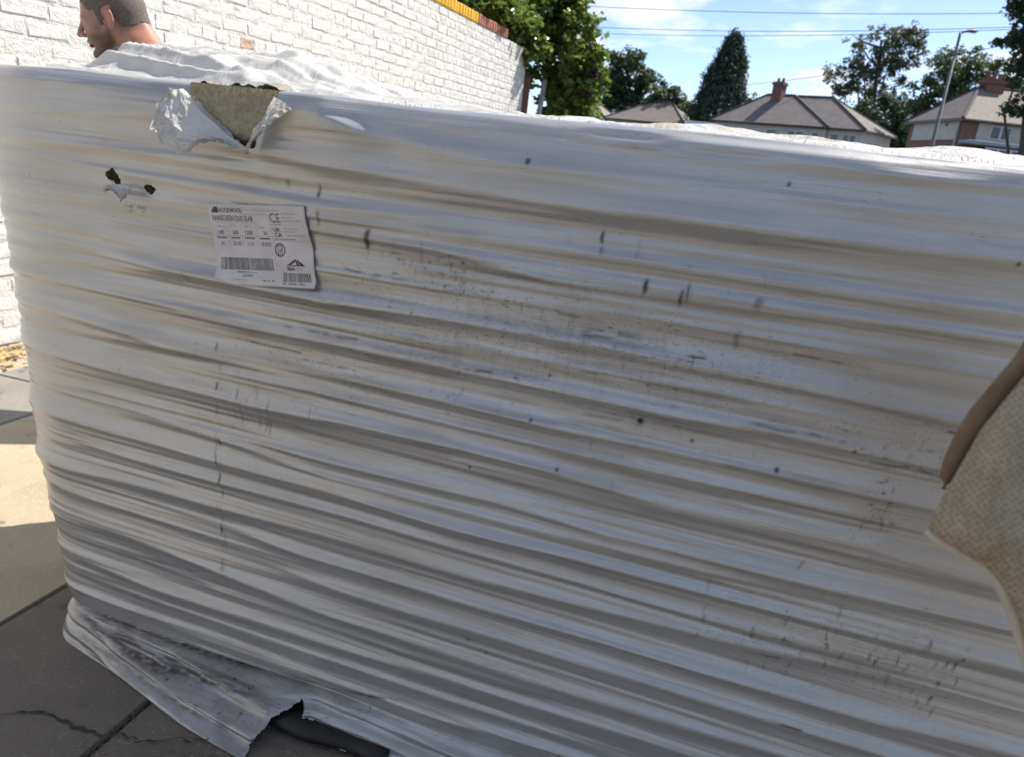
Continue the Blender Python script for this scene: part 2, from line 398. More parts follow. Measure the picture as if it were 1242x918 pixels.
while p < COPE_END:
    if p > 4.5:
        nm = 'y' if p < 8.12 else 'r'
        o = bpy.data.objects.new('coping_brick', random.choice(CB[nm])); COL.objects.link(o); o.parent = wall
        o.matrix_local = Matrix.Translation(Vector(pq(p + .0375, QW + .012 + random.uniform(-.002, .002), zc + .049)) - wall.location) @ FR
    p += .076

# ------------------------------------------------------------------ wrapped insulation pallet
PB = math.radians(107.5)
U = np.array([math.sin(PB), math.cos(PB), 0]); Vv = np.array([-U[1], U[0], 0]); O = np.array([-.914, 1.415, 0]) + .013 * Vv
L, D = 2.3, .75
pal = empty('insulation_pallet', (O[0], O[1], 0), math.pi / 2 - PB)
tag(pal, 'pallet of insulation slabs shrink wrapped in scuffed white plastic film', 'pallet load')
# all parts of the load are built in its own frame: x along the front, y back, z up
RIDGES = [  # (amplitude, width above, width below, [(u, z)...])
 (.016, .040, .016, [(.30, 1.085), (.472, 1.071), (.625, 1.062), (.815, 1.055), (.948, 1.05), (1.071, 1.048), (1.164, 1.05), (1.446, 1.049), (1.581, 1.053), (2.3, 1.05)]),
 (.008, .030, .026, [(.55, 1.125), (.672, 1.119), (.811, 1.104), (.943, 1.096), (1.156, 1.099), (1.435, 1.095), (1.567, 1.106), (2.3, 1.1)]),
 (.006, .020, .014, [(1.0, 1.142), (1.152, 1.14), (1.294, 1.139), (1.395, 1.134), (1.556, 1.145), (2.3, 1.14)]),
 (.007, .022, .014, [(.4, .99), (.628, .984), (.91, .989), (1.174, .988), (1.325, .986), (1.46, .987), (1.598, .991), (2.3, .99)]),
 (.009, .018, .012, [(.45, .965), (.629, .958), (.824, .959), (1.003, .943), (1.181, .947), (1.332, .949), (1.467, .957), (1.607, .958), (2.3, .95)]),
 (.010, .024, .012, [(.1, .862), (.301, .852), (.634, .849), (.832, .857), (.971, .858), (1.099, .86), (1.196, .856), (1.314, .856), (1.423, .852), (1.56, .845), (2.3, .85)]),
 (.010, .024, .012, [(-.3, .80), (.019, .795), (.242, .789), (.365, .783), (.481, .78), (.666, .782), (.98, .781), (1.209, .779), (1.347, .784), (1.562, .783), (2.3, .78)]),
 (.009, .022, .012, [(-.1, .73), (.096, .729), (.302, .714), (.481, .716), (.669, .723), (.844, .725), (1.031, .72), (1.378, .722), (1.521, .725), (2.3, .72)]),
 (.011, .024, .013, [(-.6, .650), (-.067, .646), (.102, .643), (.3, .640), (.482, .638), (.673, .647), (.899, .652), (1.04, .647), (1.233, .637), (1.394, .644), (1.504, .647), (1.624, .639), (2.3, .64)]),
 (.009, .020, .012, [(.40, .572), (.646, .569), (.955, .574), (1.142, .566), (1.244, .569), (1.447, .572), (1.693, .579), (2.3, .57)]),
 (.012, .026, .013, [(-.6, .516), (-.066, .516), (.093, .516), (.361, .515), (.679, .516), (.888, .508), (1.057, .514), (1.458, .515), (1.605, .518), (1.721, .523), (2.3, .52)]),
 (.009, .022, .012, [(-.6, .40), (-.055, .403), (.156, .412), (.421, .415), (.684, .42), (.95, .425), (1.3, .44), (1.6, .45)]),
 (.011, .026, .013, [(.4, .375), (.684, .368), (.874, .369), (1.075, .374), (1.276, .379), (1.447, .381), (1.564, .38), (1.754, .392), (2.3, .39)]),
 (.011, .026, .013, [(-.6, .29), (-.035, .288), (.149, .293), (.289, .288), (.659, .262), (.829, .259), (1.041, .258), (1.295, .265), (1.468, .275), (2.3, .28)]),
 (.009, .022, .012, [(-.6, .21), (-.022, .205), (.28, .19), (.661, .194), (.889, .203), (1.303, .218), (2.3, .22)]),
 (.010, .020, .012, [(-.6, .125), (.0, .125), (.3, .115), (.665, .112), (.896, .115), (1.105, .133), (2.3, .13)]),
 (.008, .022, .012, [(.5, .32), (.8, .318), (1.2, .322), (1.7, .33), (2.3, .33)]),
 (.006, .020, .014, [(-.2, 1.10), (.02, 1.096), (.187, 1.096), (.40, 1.115), (.518, 1.125)]),
 (.006, .018, .012, [(-.2, 1.046), (.016, 1.046), (.22, 1.045), (.473, 1.039), (.7, 1.03)]),
 (.006, .018, .012, [(-.2, 1.015), (.051, 1.014), (.391, .999), (.628, .999), (.9, 1.01)]),
 (.005, .016, .010, [(-.2, .955), (.05, .95), (.3, .945), (.45, .93)]),
 (.006, .016, .010, [(-.2, .90), (.05, .896), (.3, .885), (.65, .90), (1.0, .905), (1.3, .912), (1.7, .915)]),
 (.005, .014, .010, [(.3, .82), (.7, .815), (1.2, .822), (1.7, .82)]),
 (.005, .014, .010, [(.1, .57), (.4, .56), (.65, .54), (1.0, .545), (1.5, .548)]),
 (.005, .014, .010, [(.2, .685), (.6, .69), (1.1, .684), (1.6, .69)]),
 (.005, .014, .010, [(.0, .47), (.3, .468), (.7, .474), (1.2, .47), (1.7, .48)]),
 (.005, .014, .010, [(-.1, .35), (.2, .352), (.5, .34), (.7, .335)]),
 (.005, .012, .008, [(-.1, .245), (.2, .248), (.4, .235), (.8, .232), (1.2, .24)]),
 (.005, .012, .008, [(-.1, .165), (.2, .16), (.5, .155), (.9, .158), (1.3, .175)]),
]
def smooth01(t): t = np.clip(t, 0, 1); return t * t * (3 - 2 * t)
def disp(s, z):
    s = np.asarray(s, float); z = np.asarray(z, float)
    zz = z + .0015 * (vn(s * 2.2, z * 3, 5) - .5)
    d = np.zeros(np.broadcast(s, z).shape)
    for i, (am, wu, wd, pts) in enumerate(RIDGES):
        us = [p[0] for p in pts]; zs = [p[1] for p in pts]
        zk = np.interp(s, us, zs)
        fade = np.clip((s - us[0]) / .22 + (1 if us[0] < -.25 else 0), 0, 1) * np.clip((us[-1] - s) / .25 + (1 if us[-1] > 2.2 else 0), 0, 1)
        fade = fade * fade * (3 - 2 * fade)
        a = am * fade * (.55 + .9 * vn(s * 3.1 + i * 7.7, i * 3.3 + 0 * s, 2))
        dz = zz - zk
        e = .0035; ds = np.sqrt(dz * dz + e * e) - e
        w = np.where(dz > 0, wu * .68, wd * .85) * (.75 + .5 * vn(s * 2 + i * 3.1, i * 1.7 + 0 * s, 3))
        d = d + (.70 + .36 * smooth01((s - .0) / .12)) * a * np.exp(-(ds / w) ** 1.15)
    # streaky stretch wrinkles
    wl = np.clip(1 - (s + .02) / .75, 0, 1)
    tight = 1 - .75 * smooth01((z - 1.02) / .05) * smooth01((s - .45) / .25)
    d = d + tight * (.0026 * (vn(s * .8, zz * 26, 1) - .5) + .0026 * (vn(s * 1.0 + 5, zz * 60, 3) - .5) + .0018 * (vn(s * 1.5 + 2, zz * 118, 7) - .5) + .0009 * (vn(s * 2.0 + 4, zz * 210, 5) - .5))
    d = d + (.0011 + .0022 * wl) * (vn(s * 4.0 + 9, zz * 150, 4) - .5) + .0016 * wl * np.clip((1.06 - z) / .3, 0, 1) * (vn(s * 7 + 3, zz * 105, 6) - .5)
    # big soft bulges
    d = d + .008 * (fbm(s * 1.3, z * 1.7, 6, 2) - .5)
    return d
def flare(s, z):                                     # loose skirt of film kicked out at the foot
    f = np.interp(s, [-.5, -.06, .045, .148, .259, .399, .56, .60, .64, .75, 2.3], [.0, .004, .032, .062, .093, .124, .145, .12, .075, .065, .03])
    zc = np.interp(s, [-.5, 0, .169, .379, .536, .665, 2.3], [.07, .07, .064, .066, .072, .08, .06])
    t = np.clip((zc - z) / (zc - .0), 0, 1)
    pinch = .012 * np.exp(-((z - zc) / .007) ** 2) * np.clip((.9 - s) / .3, 0, 1)
    pl_ = np.sin((t * 3.1 - s * 1.6 + .5 * vn(s * 3, t * 2, 4)) * 2 * math.pi) * .006 + .012 * (vn(s * 2.2 + 4, t * 7 - s * 4, 7) - .5) + .005 * (vn(s * 14, t * 16 - s * 9, 3) - .5)
    return f * t ** .85 - pinch + pl_ * smooth01(t * 4) * np.clip(f / .08, 0, 1)
def tear_bulge(s, z):                                # stiff film edge standing proud right of the tear
    zk = np.interp(s, [.515, .553, .603, .656, .714, .785], [1.150, 1.146, 1.141, 1.128, 1.111, 1.095])
    fade = smooth01((s - .495) / .03) * smooth01((.76 - s) / .16)
    dz = z - zk
    return fade * (.030 * np.exp(-(np.abs(dz) / np.where(dz > 0, .012, .05)) ** 1.4))
RR = .028; TOPZ = lambda s: 1.162 - .002 * smooth01((s - .3) / 1.0) + .005 * (vn(s * 6, 0 * s, 2) - .5)
# columns round the load
cr = .055
cols = []                                            # (x, y, nx, ny, s)
for y in np.arange(D - cr, cr, -.02): cols.append((0, y, -1, 0, -(y - cr) - cr * math.pi / 2))
for a in np.linspace(0, math.pi / 2, 34): cols.append((cr - cr * math.cos(a), cr - cr * math.sin(a), -math.cos(a), -math.sin(a), -cr * (math.pi / 2 - a)))
for x in np.arange(cr + .0025, 1.80, .0025): cols.append((x, 0, 0, -1, x - cr))
for x in np.arange(1.80, L - cr, .01): cols.append((x, 0, 0, -1, x - cr))
for a in np.linspace(0, math.pi / 2, 12): cols.append((L - cr + cr * math.sin(a), cr - cr * math.cos(a), math.sin(a), -math.cos(a), L - 2 * cr + cr * a))
for y in np.arange(cr + .02, D - cr, .03): cols.append((L, y, 1, 0, L - 2 * cr + cr * math.pi / 2 + y - cr))
for a in np.linspace(0, math.pi / 2, 8): cols.append((L - cr + cr * math.cos(a), D - cr + cr * math.sin(a), math.cos(a), math.sin(a), L + D + cr * a))
for x in np.arange(L - cr - .02, cr, -.03): cols.append((x, D, 0, 1, 2 * L + D - x))
for a in np.linspace(0, math.pi / 2, 8): cols.append((cr - cr * math.sin(a), D - cr + cr * math.cos(a), -math.sin(a), math.cos(a), 2 * L + D + cr * a))
C = np.array(cols); nc = len(C)
s_ = C[:, 4][:, None] + cr * 0
uu = s_ + cr                                          # front coordinate u
s_eff = np.where(uu > 2.3, 2.3, uu)
NR, NT = 14, 5
tz = np.concatenate([np.linspace(.002, .075, 66), np.linspace(.0773, 1, 400)])[None, :]
zt = TOPZ(s_eff)
zz = tz * (zt - RR)
def overhang(z): return .030 * np.maximum(z - .12, 0)             # the load bellies out towards its top
dd = disp(uu, zz) + flare(uu, zz) + tear_bulge(uu, zz) + overhang(zz)
# the load leans in a little at its left foot
lean = np.where(C[:, 2][:, None] < 0, 1, 0) * (-C[:, 2][:, None]) * (.022 + .070 * smooth01(zz / .5) + .020 * smooth01((zz - .45) / .5) + .010 * smooth01((zz - .8) / .2))
X = C[:, 0][:, None] + C[:, 2][:, None] * dd - lean * 1.0
Y = C[:, 1][:, None] + C[:, 3][:, None] * dd
rowsX, rowsY, rowsZ = [X], [Y], [zz + 0 * uu]
dl = dd[:, -1:]
for k in range(1, NR + 1):
    ph = k / NR * math.pi / 2; off = dl - RR * (1 - math.cos(ph)) + .003 * (vn(uu * 8, 0 * uu + k * .25, 4) - .5) * 2
    rowsX.append(C[:, 0][:, None] + C[:, 2][:, None] * off - lean[:, -1:]); rowsY.append(C[:, 1][:, None] + C[:, 3][:, None] * off)
    rowsZ.append(zt - RR + RR * math.sin(ph) + .006 * (vn(uu * 4, 0 * uu + k * .2, 6) - .5) * k / NR)
for k in range(1, NT + 1):
    off = dl - RR - k * .015
    rowsX.append(C[:, 0][:, None] + C[:, 2][:, None] * off - lean[:, -1:]); rowsY.append(C[:, 1][:, None] + C[:, 3][:, None] * off)
    rowsZ.append(rowsZ[NR][:] - k * .0025)
X, Y, Z = np.hstack(rowsX), np.hstack(rowsY), np.hstack([r_ + 0 * uu for r_ in rowsZ]); nr = X.shape[1]
VV = np.stack([X, Y, Z], -1).reshape(-1, 3)
ii, jj = np.meshgrid(np.arange(nc), np.arange(nr - 1), indexing='ij')
i2 = (ii + 1) % nc
FQ = np.stack([ii * nr + jj, i2 * nr + jj, i2 * nr + jj + 1, ii * nr + jj + 1], -1).reshape(-1, 4)
UUg = np.repeat(uu, nr, 1); ZZg = Z
fu = .5 * (UUg[ii, jj] + UUg[i2 % nc, jj]).ravel(); fz = .5 * (ZZg[ii, jj] + ZZg[ii, jj + 1]).ravel()
front = ((C[ii, 3] < -.5)).ravel()
def inpoly(px, py, poly):
    c = np.zeros(px.shape, bool); n = len(poly)
    for i in range(n):
        x0, y0 = poly[i]; x1, y1 = poly[(i + 1) % n]
        c ^= ((y0 > py) != (y1 > py)) & (px < (x1 - x0) * (py - y0) / (y1 - y0 + 1e-12) + x0)
    return c
jj_ = np.where(fz < .12, .022, .008)
jx = fu + jj_ * (fbm(fu * 70, fz * 70, 1, 3) - .5); jz = fz + jj_ * (fbm(fu * 70 + 9, fz * 70, 4, 3) - .5)
NOTCH = [(.380, 1.146), (.390, 1.20), (.545, 1.20), (.555, 1.150), (.538, 1.123), (.518, 1.10), (.507, 1.074), (.488, 1.074), (.425, 1.112)]
cut = inpoly(jx, jz, NOTCH)
for (hx, hz, ra, rb) in ((.205, .999, .013, .010), (.216, .990, .010, .007), (.287, .983, .010, .006), (.278, .987, .006, .005), (.230, .980, .009, .003)):
    cut |= (((jx - hx) / ra) ** 2 + ((jz - hz) / rb) ** 2) < 1 + .5 * (vn(fu * 160, fz * 160, 2) - .5)
cut |= inpoly(jx, jz, [(.575, -.1), (.560, .015), (.580, .045), (.605, .064), (.628, .058), (.636, .036), (.655, .042), (.68, .034), (.71, .024), (.76, .012), (.81, -.1)])
ragged = .003 + .016 * fbm(fu * 14, fz * 0, 3, 4)
cut |= (fz < ragged) & (fu > .62)
cut &= front
cut |= front & (((fu - .648) / .006) ** 2 + ((fz - 1.098) / .003) ** 2 < 0)     # no-op slot kept clear
FQ = FQ[~cut]
film = quads('wrap_film', VV, FQ, FILM, pal, True)
me = film.data
uvl = me.uv_layers.new(name='UVMap'); li = np.empty(len(me.loops), np.int32); me.loops.foreach_get('vertex_index', li)
uvv = np.stack([UUg.ravel(), ZZg.ravel()], -1)[li]; uvl.data.foreach_set('uv', uvv.astype(np.float32).ravel())
# ---- scuffs and dirt, placed on the film where the photograph shows them
u_, z_ = UUg.ravel(), ZZg.ravel(); dirt = np.zeros_like(u_)
isf = (np.repeat((C[:, 3] < -.3)[:, None], nr, 1)).ravel()
def sel(u0, u1, z0, z1): return np.nonzero((u_ > u0) & (u_ < u1) & (z_ > z0) & (z_ < z1))[0]
def add(m, k=slice(None)): dirt[k] = np.maximum(dirt[k], np.clip(m, 0, 1))
def vscuff(uc, zc, h, w, st, tilt=0.0):
    k = sel(uc - .03, uc + .03, zc - h, zc + h); a, b = u_[k], z_[k]
    du = a - uc - tilt * (b - zc) - .004 * (vn(b * 60, uc * 40 + 0 * b, 1) - .5); dz = (b - zc) / (h / 2)
    m = np.exp(-(du / w) ** 2) * (np.abs(dz) < 1) * (1 - np.abs(dz) ** 3); add(st * m * np.clip((fbm(a * 90, b * 40, 1, 3) - .30) * 4, 0, 1.4), k)
def hscuff(u0, u1, zc, w, st, slope=0.0):
    w = min(w * .7, .0019); k = sel(u0, u1, zc - .03, zc + .03); a, b = u_[k], z_[k]
    dz = b - zc - slope * (a - (u0 + u1) / 2) - .005 * (vn(a * 30, zc * 50 + 0 * a, 2) - .5); e = np.clip(np.minimum(a - u0, u1 - a) / .01, 0, 1)
    add(st * e * np.exp(-(dz / w) ** 2) * np.clip((fbm(a * 55, b * 90 + zc * 9, 2, 3) - .44) * 7, 0, 1.1), k)
rs = random.Random(77)
def specks(uc, zc, ru, rz, st, n=30):
    for _ in range(n):
        a, b = rs.gauss(uc, ru * .6), rs.gauss(zc, rz * .6); q = rs.random()
        if q < .55: l_ = rs.uniform(.006, .04); hscuff(a, a + l_, b, rs.uniform(.0012, .0022), st * rs.uniform(.3, .9), rs.uniform(-.12, .08))
        elif q < .8: vscuff(a, b, rs.uniform(.008, .03), rs.uniform(.0012, .002), st * rs.uniform(.25, .7), rs.uniform(-.2, .2))
        else:
            k = sel(a - .006, a + .006, b - .006, b + .006); r_ = rs.uniform(.0012, .0026)
            add(st * rs.uniform(.5, 1.1) * np.exp(-(((u_[k] - a) / r_ / 1.3) ** 2 + ((z_[k] - b) / r_) ** 2)), k)
for a in ((.618, 1.021, .028, .0030, .9), (.563, 1.025, .022, .0035, .45), (.706, .959, .036, .0045, 1.0, .1), (.706, .935, .02, .003, .5), (1.072, 1.015, .028, .0028, .95),
          (1.072, .993, .016, .003, .5), (1.122, 1.004, .03, .0022, .6), (1.142, .948, .040, .0034, 1.0, .1), (1.191, .946, .028, .003, .95), (1.20, .955, .034, .0022, .6),
          (1.229, .955, .024, .004, .5), (1.291, .948, .034, .0045, .75), (1.274, .902, .034, .004, .5), (.363, .846, .018, .0030, .8), (.355, .846, .018, .0022, .5),
          (.985, 1.035, .03, .002, .2), (1.10, .93, .03, .002, .3), (.76, .95, .05, .002, .25), (.80, .95, .05, .003, .2), (.74, .86, .04, .002, .3), (.52, 1.03, .02, .003, .3), (.62, .98, .03, .003, .5)):
    vscuff(*a)
for k in range(13): vscuff(.417 + .003 * math.sin(k * 1.7), .73 - k * .036, random.uniform(.012, .04), .0022, random.uniform(.5, 1.0), random.uniform(-.1, .1))
for k in range(10): vscuff(random.uniform(.44, .53), random.uniform(.60, .67), random.uniform(.02, .05), .0016, random.uniform(.3, .7))
for k in range(14): vscuff(random.uniform(.40, .45), random.uniform(.25, .74), random.uniform(.02, .06), .0015, random.uniform(.25, .5))
for (uc, z0, z1) in ((1.60, .42, .55), (1.615, .40, .50), (1.585, .43, .48), (1.63, .42, .52), (1.57, .44, .49), (1.54, .44, .54), (1.50, .46, .60), (1.48, .44, .56), (1.645, .44, .58), (1.42, .40, .62), (1.38, .38, .5), (1.09, .70, .84), (.88, .70, .78), (1.30, .44, .55)):
    for k in range(6): vscuff(uc + random.uniform(-.005, .005), random.uniform(z0, z1), random.uniform(.008, .035), .0015, random.uniform(.25, .8), random.uniform(-.1, .25))
for a in ((1.235, 1.30, .839, .0028, .7, -.02), (1.21, 1.245, .868, .003, .9), (.86, .98, .785, .003, .8), (1.50, 1.66, .829, .0024, .9, -.06), (1.47, 1.62, .772, .003, .6), (1.53, 1.6, .80, .004, .8),
          (.95, 1.11, .872, .004, .8), (.90, 1.08, .895, .003, .6), (1.06, 1.16, .880, .003, .7), (.66, .74, .905, .003, .5), (.55, .72, .795, .003, .6), (.45, .62, .752, .003, .7), (.58, .70, .742, .003, .6),
          (1.04, 1.14, .752, .003, .5), (1.0, 1.12, .815, .003, .5), (1.30, 1.45, .79, .003, .6), (1.15, 1.22, .79, .002, .5), (1.36, 1.46, .435, .004, .8), (1.38, 1.50, .33, .0025, .9, -.03), (1.22, 1.34, .45, .003, .5),
          (.22, .28, .952, .0035, .8), (.21, .30, .945, .003, .6), (.60, .64, .865, .002, .6), (.30, .36, .835, .003, .4), (1.32, 1.42, .895, .002, .6), (.4, .62, .968, .0025, .3)):
    hscuff(*a)
for a in ((.80, .935, .07, .018, .9), (.83, .91, .10, .014, .9), (1.05, .872, .10, .02, .8), (1.18, .86, .08, .02, .6), (.9, .84, .12, .02, .5), (1.10, .755, .25, .03, .5), (.72, .74, .25, .05, .6), (1.50, .80, .14, .03, .8), (1.50, .70, .03, .05, 1.0), (1.42, .47, .10, .07, .7),
          (1.05, .95, .4, .12, .35), (.5, .68, .2, .12, .5), (.58, .64, .1, .04, .6), (1.62, .48, .12, .12, .5), (.70, .5, .3, .2, .25), (1.2, .6, .4, .1, .3), (1.0, .6, .6, .3, .4)):
    specks(*a, 34)
for (uc, zc, rr) in ((.955, 1.101, .0045), (1.163, .758, .006), (1.02, .80, .003), (1.24, .745, .003), (.905, .62, .0028), (1.05, .655, .003), (.93, .30, .0028), (.965, .285, .0028), (1.0, .725, .003), (1.45, .78, .003), (1.30, 1.11, .003), (1.57, 1.05, .003), (1.36, .73, .004)):
    k = sel(uc - .02, uc + .02, zc - .02, zc + .02); add(1.2 * np.exp(-(((u_[k] - uc) / rr * 1.2) ** 2 + ((z_[k] - zc) / rr) ** 2) ** 1.5), k)
# filth caught in the creases of the loose skirt
zcr = np.interp(u_, [-.2, 0, .169, .379, .536, .665, .837], [.07, .07, .064, .066, .074, .096, .129])
w_ = np.clip((.80 - u_) / .25, 0, 1) * np.clip((u_ + .06) / .05, 0, 1)
def crease(us_, zs_, w, st, seed):
    zk = np.interp(u_, us_, zs_); f = np.clip((u_ - us_[0]) / .04, 0, 1) * np.clip((us_[-1] - u_) / .08, 0, 1)
    wob = .003 * (vn(u_ * 24, 0 * u_ + seed, seed) - .5); nn_ = fbm(u_ * 90, z_ * 700, seed, 3)
    add(st * f * np.exp(-(np.abs(z_ - zk - wob) / (w * (.5 + 1.2 * vn(u_ * 11, 0 * u_ + seed * 3, seed)))) ** 1.6) * np.clip((nn_ - .22) * 3.2, 0, 1))
crease([-.03, .0, .169, .379, .536, .665, .837], [.07, .07, .065, .067, .075, .096, .129], .0034, .95, 1)
crease([.02, .10, .2, .3, .42, .56], [.062, .050, .042, .040, .046, .060], .0030, .95, 2)
crease([.05, .15, .25, .36, .48], [.055, .036, .030, .026, .030], .0022, .9, 3)
mk_ = np.clip((u_ - .01) / .06, 0, 1) * np.clip((.62 - u_) / .2, 0, 1); zm_ = zcr - np.interp(u_, [0, .2, .5], [.006, .016, .018])
add(.9 * mk_ * np.exp(-((z_ - zm_) / .011) ** 2) * np.clip((fbm(u_ * 16, z_ * 620, 6, 4) - .47) * 6, 0, 1))
crease([.12, .22, .34, .50, .60], [.024, .020, .014, .016, .022], .0016, .6, 5)
crease([.25, .38, .50, .60], [.056, .054, .052, .056], .0018, .7, 6)
grime = .55 * np.clip((fbm(u_ * 7, z_ * 75, 2, 4) - .40) * 3.2, 0, 1) * (.25 + .75 * np.exp(-((z_ - .80) / .20) ** 2) * np.exp(-((u_ - .9) / .7) ** 2))
grime += .14 * np.clip((fbm(u_ * 130, z_ * 14, 4, 3) - .50) * 4, 0, 1) * (np.exp(-((z_ - .84) / .14) ** 2) * np.exp(-((u_ - 1.0) / .5) ** 2) + .8 * np.exp(-((z_ - .48) / .12) ** 2 - ((u_ - 1.5) / .2) ** 2) + .7 * np.exp(-((u_ - .46) / .08) ** 2 - ((z_ - .62) / .12) ** 2))
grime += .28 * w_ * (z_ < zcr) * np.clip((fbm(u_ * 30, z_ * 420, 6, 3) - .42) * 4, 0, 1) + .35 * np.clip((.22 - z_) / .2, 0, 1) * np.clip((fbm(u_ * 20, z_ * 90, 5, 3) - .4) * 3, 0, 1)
grime = np.clip(grime, 0, .85) * isf
speck = .18 + 0 * u_
for uc, zc, ru, rz, st in ((1.0, .86, .5, .10, .65), (.82, .92, .12, .03, .5), (1.08, .875, .14, .03, .5), (1.5, .80, .18, .05, .5), (.62, .74, .30, .05, .45), (1.45, .47, .22, .12, .5), (1.60, .48, .10, .14, .35), (.45, .62, .08, .14, .4), (.3, .045, .35, .03, .95), (.75, .10, .4, .05, .4), (1.5, .70, .04, .06, .6), (1.1, .74, .4, .05, .3), (.25, .95, .06, .02, .5)):
    speck = np.maximum(speck, st * np.exp(-((u_ - uc) / ru) ** 2 - ((z_ - zc) / rz) ** 2))
speck *= isf
at_ = me.attributes.new('speck', 'FLOAT', 'POINT'); at_.data.foreach_set('value', speck.astype(np.float32))
at_ = me.attributes.new('grime', 'FLOAT', 'POINT'); at_.data.foreach_set('value', grime.astype(np.float32))
dirt *= isf
at_ = me.attributes.new('dirt', 'FLOAT', 'POINT'); at_.data.foreach_set('value', dirt.astype(np.float32))
fib = np.zeros_like(u_); at_ = me.attributes.new('fibre', 'FLOAT', 'POINT'); at_.data.foreach_set('value', fib.astype(np.float32))

# ---- mineral wool inside
core = box('wool_core', (.03, L - .03, .06, D - .06, .075, .985), WOOL, pal)
nv = 70
for k, (x0, x1) in enumerate(((.02, 1.145), (1.155, L - .02))):
    xs = np.linspace(x0, x1, 180); zs = np.linspace(.99, 1.146, 26); ys = np.linspace(.030, D - .04, 60)
    a, b = np.meshgrid(xs, zs, indexing='ij')
    ins_ = smooth01((a - .35) / .03) * smooth01((.59 - a) / .03)  * smooth01((b - 1.058) / .02); b = b + .016 * smooth01((a - .35) / .03) * smooth01((.59 - a) / .03)  * (b - .99) / .156
    Vf = np.stack([a, .026 - .058 * ins_ + .012 * (fbm(a * 60, b * 140, 2, 3) - .5), b], -1).reshape(-1, 3)
    c_, d_ = np.meshgrid(xs, ys, indexing='ij')
    edge = np.exp(-((d_ - .030) / .02) ** 2); inn = smooth01((c_ - .36) / .02) * smooth01((.575 - c_) / .02)
    Vt = np.stack([c_, d_ - .058 * inn * np.exp(-((d_ - .03) / .04) ** 2) + .012 * edge * (fbm(c_ * 50, 0 * c_, 4, 3) - .5), 1.142 + .018 * inn + .008 * (fbm(c_ * 50, d_ * 50, 3, 3) - .5) + (.006 + .010 * inn) * edge * (fbm(c_ * 90, d_ * 9, 6, 2) - .3)], -1).reshape(-1, 3)
    def gridf(n, m, o=0):
        i, j = np.meshgrid(np.arange(n - 1), np.arange(m - 1), indexing='ij'); return (np.stack([i * m + j, (i + 1) * m + j, (i + 1) * m + j + 1, i * m + j + 1], -1).reshape(-1, 4) + o)
    quads('insulation_slab', np.vstack([Vf, Vt]), np.vstack([gridf(180, 26), gridf(180, 60, len(Vf))]), WOOL, pal, True)
# ---- loose top sheet of film, crumpled, with a ragged front edge
nu, nvv = 560, 150
us = np.linspace(-.02, L - .02, nu)[:, None]; tv = (np.linspace(0, 1, nvv) ** 1.5)[None, :]
ve = .006 + .045 * fbm(us * 5, 0 * us, 2, 4) + .10 * smooth01((us - .36) / .02) * smooth01((.55 - us) / .03) * 0
vv = ve + (D - .03 - ve) * tv
def ridged(x, y, sd): return 1 - np.abs(2 * fbm(x, y, sd, 3) - 1) * 2
hgt_ = TOPZ(us) + .004 + .009 * (ridged(us * 5, vv * 9, 1)) * smooth01((vv - .02) / .1) + .006 * (fbm(us * 22, vv * 30, 4, 3) - .5) + (.012 * (ridged(us * 3.2 + 3, vv * 26 + us * 3, 3) - .2) + .008 * (ridged(us * 11, vv * 17, 6) - .2)) * smooth01((.75 - us) / .2) * smooth01((vv - ve) / .05)
hgt_ = hgt_ - .010 * np.exp(-((vv - ve) / .02) ** 2)
# billow of slack film along the left back, and smaller humps to the right
hgt_ = hgt_ + .050 * smooth01((us - .015) / .07) * smooth01((.66 - us) / .34) * smooth01((vv - .045) / .11) * (1 - .25 * smooth01((vv - .3) / .3))
hgt_ = hgt_ + .020 * np.exp(-((us - .46) / .10) ** 2 - ((vv - .22) / .10) ** 2)
hgt_ = hgt_ + .008 * np.exp(-((us - 1.33) / .09) ** 2 - ((vv - .25) / .12) ** 2) + .014 * np.exp(-((us - 1.52) / .07) ** 2 - ((vv - .22) / .1) ** 2) + .012 * np.exp(-((us - 1.15) / .08) ** 2 - ((vv - .2) / .1) ** 2)
VT = np.stack([us + 0 * vv, vv + 0 * us, hgt_], -1).reshape(-1, 3)
i, j = np.meshgrid(np.arange(nu - 1), np.arange(nvv - 1), indexing='ij')
FT = np.stack([i * nvv + j, (i + 1) * nvv + j, (i + 1) * nvv + j + 1, i * nvv + j + 1], -1).reshape(-1, 4)
cu, cv = us[i, 0].ravel(), (vv[i, j]).ravel()
cutT = inpoly(cu + .01 * (fbm(cu * 40, cv * 40, 2, 3) - .5), cv, [(.385, -.1), (.395, .045), (.50, .05), (.53, .045), (.535, -.1)])
ts = quads('top_film', VT, FT[~cutT], TOPFILM, pal, True)
me = ts.data; uvl = me.uv_layers.new(name='UVMap'); li = np.empty(len(me.loops), np.int32); me.loops.foreach_get('vertex_index', li)
uvl.data.foreach_set('uv', (np.stack([VT[:, 0], VT[:, 1] * .3 + 5], -1)[li]).astype(np.float32).ravel())
tu, tvv = VT[:, 0], VT[:, 1]; tve = np.repeat(ve, nvv, 1).ravel()
d_ = np.clip((fbm(tu * 60, tvv * 90, 5, 3) - .66) * 10, 0, 1) * .5 * smooth01((tu - .7) / .2)
at_ = me.attributes.new('dirt', 'FLOAT', 'POINT'); at_.data.foreach_set('value', d_.astype(np.float32))
f_ = np.exp(-((tvv - tve) / .022) ** 2) * np.clip((fbm(tu * 9, tu * 0, 6, 3) - .48) * 8, 0, 1) * smooth01((tu - .7) / .15) + .5 * np.clip((fbm(tu * 14, tvv * 24, 3, 3) - .66) * 9, 0, 1) * smooth01((tu - .75) / .2)
at_ = me.attributes.new('fibre', 'FLOAT', 'POINT'); at_.data.foreach_set('value', np.clip(f_, 0, 1).astype(np.float32))

